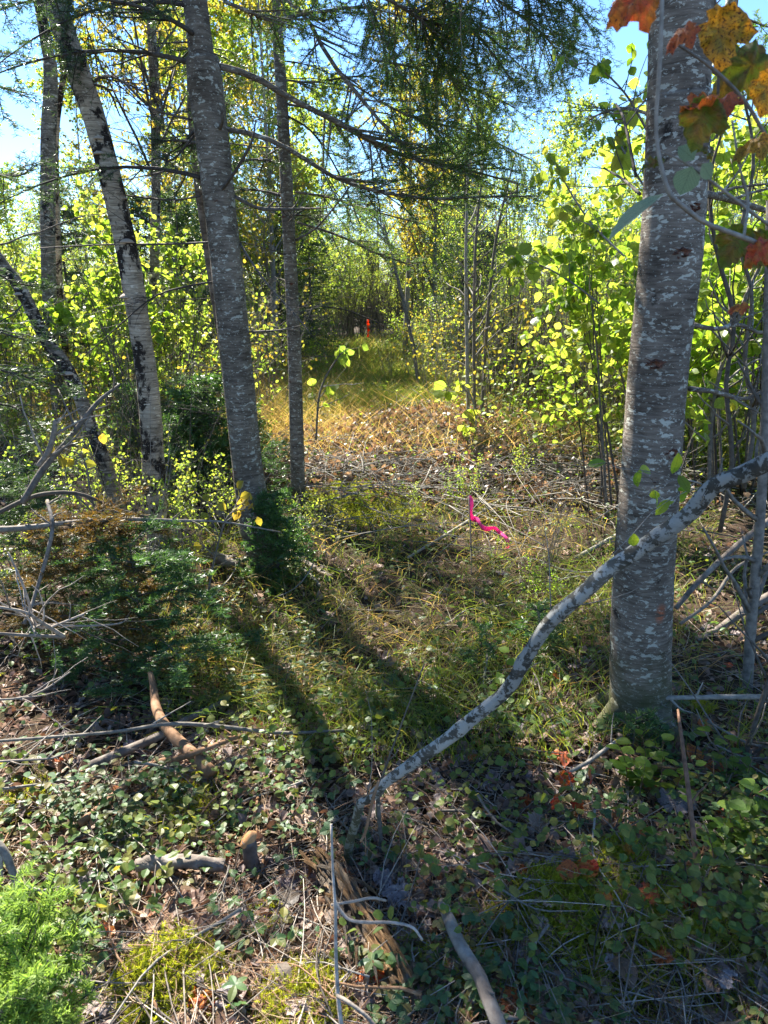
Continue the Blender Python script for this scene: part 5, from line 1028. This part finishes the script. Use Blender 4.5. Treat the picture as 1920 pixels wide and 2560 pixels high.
# ---- top right: maple twig with spotted autumn leaves, near the camera
mb = P(2050, 700, .9); mr = thing('maple_branch', 'near maple branch with spotted yellow, red and green autumn leaves at top right', 'branch', mb)
for kk in ([(2050, 700, 13, .95), (1920, 622, 13, .92), (1850, 590, 13, .9), (1760, 555, 12, .88), (1700, 510, 12, .86), (1672, 480, 12, .85), (1650, 400, 10, .85), (1640, 310, 9, .85), (1650, 150, 11, .84), (1655, 0, 11, .84), (1655, -60, 10, .84)],
           [(1990, 420, 9, .95), (1920, 345, 9, .93), (1860, 250, 9, .92), (1780, 170, 8, .9), (1685, 105, 6, .88)],
           [(1795, 240, 7, .95), (1796, 120, 7, .95), (1790, 20, 7, .95), (1780, -60, 7, .95)],
           [(2000, 600, 9, 1.1), (1920, 560, 9, 1.05), (1840, 500, 8, 1.0), (1760, 440, 7, .97), (1700, 400, 5, .95), (1640, 370, 3, .95)],
           [(1860, 590, 7, .9), (1870, 500, 7, .92), (1850, 420, 6, .92), (1830, 300, 5, .94)]):
    pts = spline([PX(a, b, Y, w) for a, b, w, Y in kk], 26); obj('twig', mesh('twig', tubes(pts[:, :3], pts[:, 3], 9, lump=lumpf(.05)), M_alder, True, mb), mr)
T_near = [maple_t(11, .09, .5), maple_t(12, .12, .75), maple_t(13, .1, -.4)]
def mleaf(px, py, Y, wpx, mat, ang, face=(0, -1, .3), tm=None, lab=None, crumple=None):
    p_ = P(px, py, Y); d = Y/.95; s = wpx*.74*d/F; a = ang; D = np.array([math.sin(a), .15, math.cos(a)]); t_ = (tm or T_near)[rng.integers(0, len(tm or T_near))]
    o = obj('leaf', mesh('leaf', (t_[0], t_[1], t_[2], 0), mat, True), mr, p_-mb); o.rotation_euler = frame_euler(D, np.array(face, float)); o.scale = (s, s, s)
    if lab: o['label'] = lab
mleaf(1805, 20, .92, 150, M_yellow, PI-.1, (.1, -1, .3), lab='large spotted yellow leaf')
mleaf(1640, -40, .85, 140, M_red, PI+1.0, (.5, -.7, .6), lab='dark red curled leaf')
mleaf(1740, 60, .86, 90, M_orange, PI+1.0, (.1, -.5, .9), lab='crumpled orange leaf')
mleaf(1930, 180, .92, 110, M_yellow, PI+.1, (0, -1, .2))
mleaf(1920, 130, .97, 150, M_mgreen, PI+.9, (0, -1, .1), lab='broad green leaf')
mleaf(1850, 240, .88, 120, M_orange, PI+1.35, (.1, -.35, .9), lab='orange red leaf')
mleaf(1770, 250, .87, 130, M_mgreen, PI+.2, (0, -1, .2)); mleaf(1790, 250, .86, 100, M_orange, PI+1.2, (0, -.3, 1)); None
mleaf(1930, 340, .9, 110, M_yellow, PI+1.2, (0, -.4, 1));  mleaf(1950, 600, 1.0, 120, M_mgreen, PI+.9, (0, -1, .3)); mleaf(1860, 570, 1.0, 120, M_mgreen, PI+.4, (0, -1, .3))
mleaf(1920, 600, .9, 90, M_red, PI+.7, (.3, -.4, .8)); mleaf(1870, 760, .92, 60, M_orange, PI+1.3, (0, -.3, 1)); mleaf(1740, 360, .98, 70, M_mgreen, PI-1.2, (0, -.4, 1)); mleaf(1660, 405, 1.0, 60, M_mgreen, PI+1.2, (0, -.4, 1))
mleaf(1730, 415, .95, 80, M_silver, PI+.2, (0, -1, .2), T_round, 'pale green oval leaf'); mleaf(1735, 400, .95, 60, M_silver, -.8, (0, -1, .2), T_round); mleaf(1755, 410, .95, 55, M_silver, PI-.8, (0, -1, .2), T_round)
mleaf(1660, 484, .84, 190, M_silver, PI+1.05, (.35, -.35, .9), [leaf_t(6, .2, .2, .25)], 'long pale underside leaf')
# leaves against the sky near the fir
def leafy_twig(label, name, keysl, mat, n, size, tm=T_round, seed=0, group=None):
    b0 = PX(*[keysl[0][i] for i in (0, 1, 3)], keysl[0][2])[:3]; b0 = np.array(b0); root = thing(name, label, 'branch', b0, group)
    pts = spline([PX(a, b, Y, w) for a, b, w, Y in keysl], 16); c, r_ = pts[None, :, :3], pts[None, :, 3]; c1, r1 = kids(c, r_, 9, (.5, 1.1), (.1, .3), .3, .6, .4, 0, 6)
    obj('stem', mesh('stem', [tubes(c, r_, 6), tubes(c1, r1, 4)], M_alder, True, b0), root)
    i = rng.integers(0, len(c1), n); ms_ = [mesh('leaf', (t_[0], t_[1], t_[2], 0), mat) for t_ in tm]
    for j in range(n):
        q = c1[i[j], rng.integers(1, 6)]; D = unit(rdir(1)[0]*.8+np.array([0, 0, -.6])); o = obj('leaf', ms_[j % len(ms_)], root, q-b0); o.rotation_euler = frame_euler(D, unit(rdir(1)[0]+np.array([0, -.6, .5]))); s = U(*size); o.scale = (s, s, s)
leafy_twig('branching twig with dark leaves against the sky left of the large fir', 'leafy_twig', [(1620, 330, 6, 3.0), (1560, 230, 5, 3.0), (1480, 160, 4, 3.0), (1420, 170, 2, 3.0)], M_leaf_g, 30, (.032, .055))
leafy_twig('twig with brightly backlit green leaves beside the large fir', 'leafy_twig', [(1620, 480, 6, 3.1), (1570, 400, 5, 3.1), (1540, 320, 4, 3.2), (1580, 300, 2, 3.2)], M_leaf_yg, 30, (.045, .07))
leafy_twig('spray of large backlit yellow-green leaves hanging in the gap right of centre', 'leafy_twig', [(1500, 760, 5, 3.9), (1420, 700, 5, 3.9), (1340, 660, 4, 4.0), (1270, 660, 2, 4.0)], M_leaf_yg, 34, (.05, .085))
leafy_twig('second spray of backlit leaves lower beside the large fir trunk', 'leafy_twig', [(1560, 640, 5, 3.6), (1480, 560, 5, 3.8), (1420, 470, 4, 4.0), (1400, 420, 2, 4.0)], M_leaf_yg, 40, (.045, .07))
leafy_twig('bright lime leaves on a small sapling at the left of the path', 'leafy_twig', [(790, 1100, 5, 5.2), (800, 980, 5, 5.2), (840, 900, 4, 5.2), (870, 870, 2, 5.2)], M_leaf_yg, 20, (.06, .09))
leafy_twig('bright lime leaves on a sapling at the right of the path', 'leafy_twig', [(1180, 1150, 5, 6.0), (1190, 1050, 5, 6.0), (1170, 980, 4, 6.0), (1120, 990, 2, 6.0)], M_leaf_yg, 20, (.08, .12))
leafy_twig('green leaves hanging in front of the fir trunk beside the bent sapling', 'leafy_twig', [(1790, 1230, 4, 1.35), (1740, 1205, 4, 1.35), (1690, 1200, 3, 1.36), (1650, 1215, 2, 1.36)], M_leaf_g, 12, (.03, .045), T_oval)
leafy_twig('seedling with yellow leaves at the foot of the middle fir', 'leafy_twig', [(520, 1480, 5, 3.2), (540, 1380, 5, 3.2), (570, 1290, 4, 3.2), (620, 1270, 2, 3.2)], M_leaf_y, 26, (.035, .06), T_mid)
leafy_twig('yellow-leaved seedling in front of the leaning birch', 'leafy_twig', [(280, 1400, 5, 3.0), (230, 1250, 5, 3.0), (210, 1150, 4, 3.0), (160, 1120, 2, 3.0)], M_leaf_y, 18, (.035, .055), T_mid)
leafy_twig('red and green maple seedling in the lower right undergrowth', 'maple_seedling', [(1470, 2100, 5, 1.75), (1460, 2060, 4, 1.72), (1440, 2000, 3, 1.7), (1430, 1970, 2, 1.7)], M_red, 4, (.04, .055), T_maple)
print('objects', len(bpy.data.objects), 'tris', sum(len(m.polygons) for m in bpy.data.meshes))
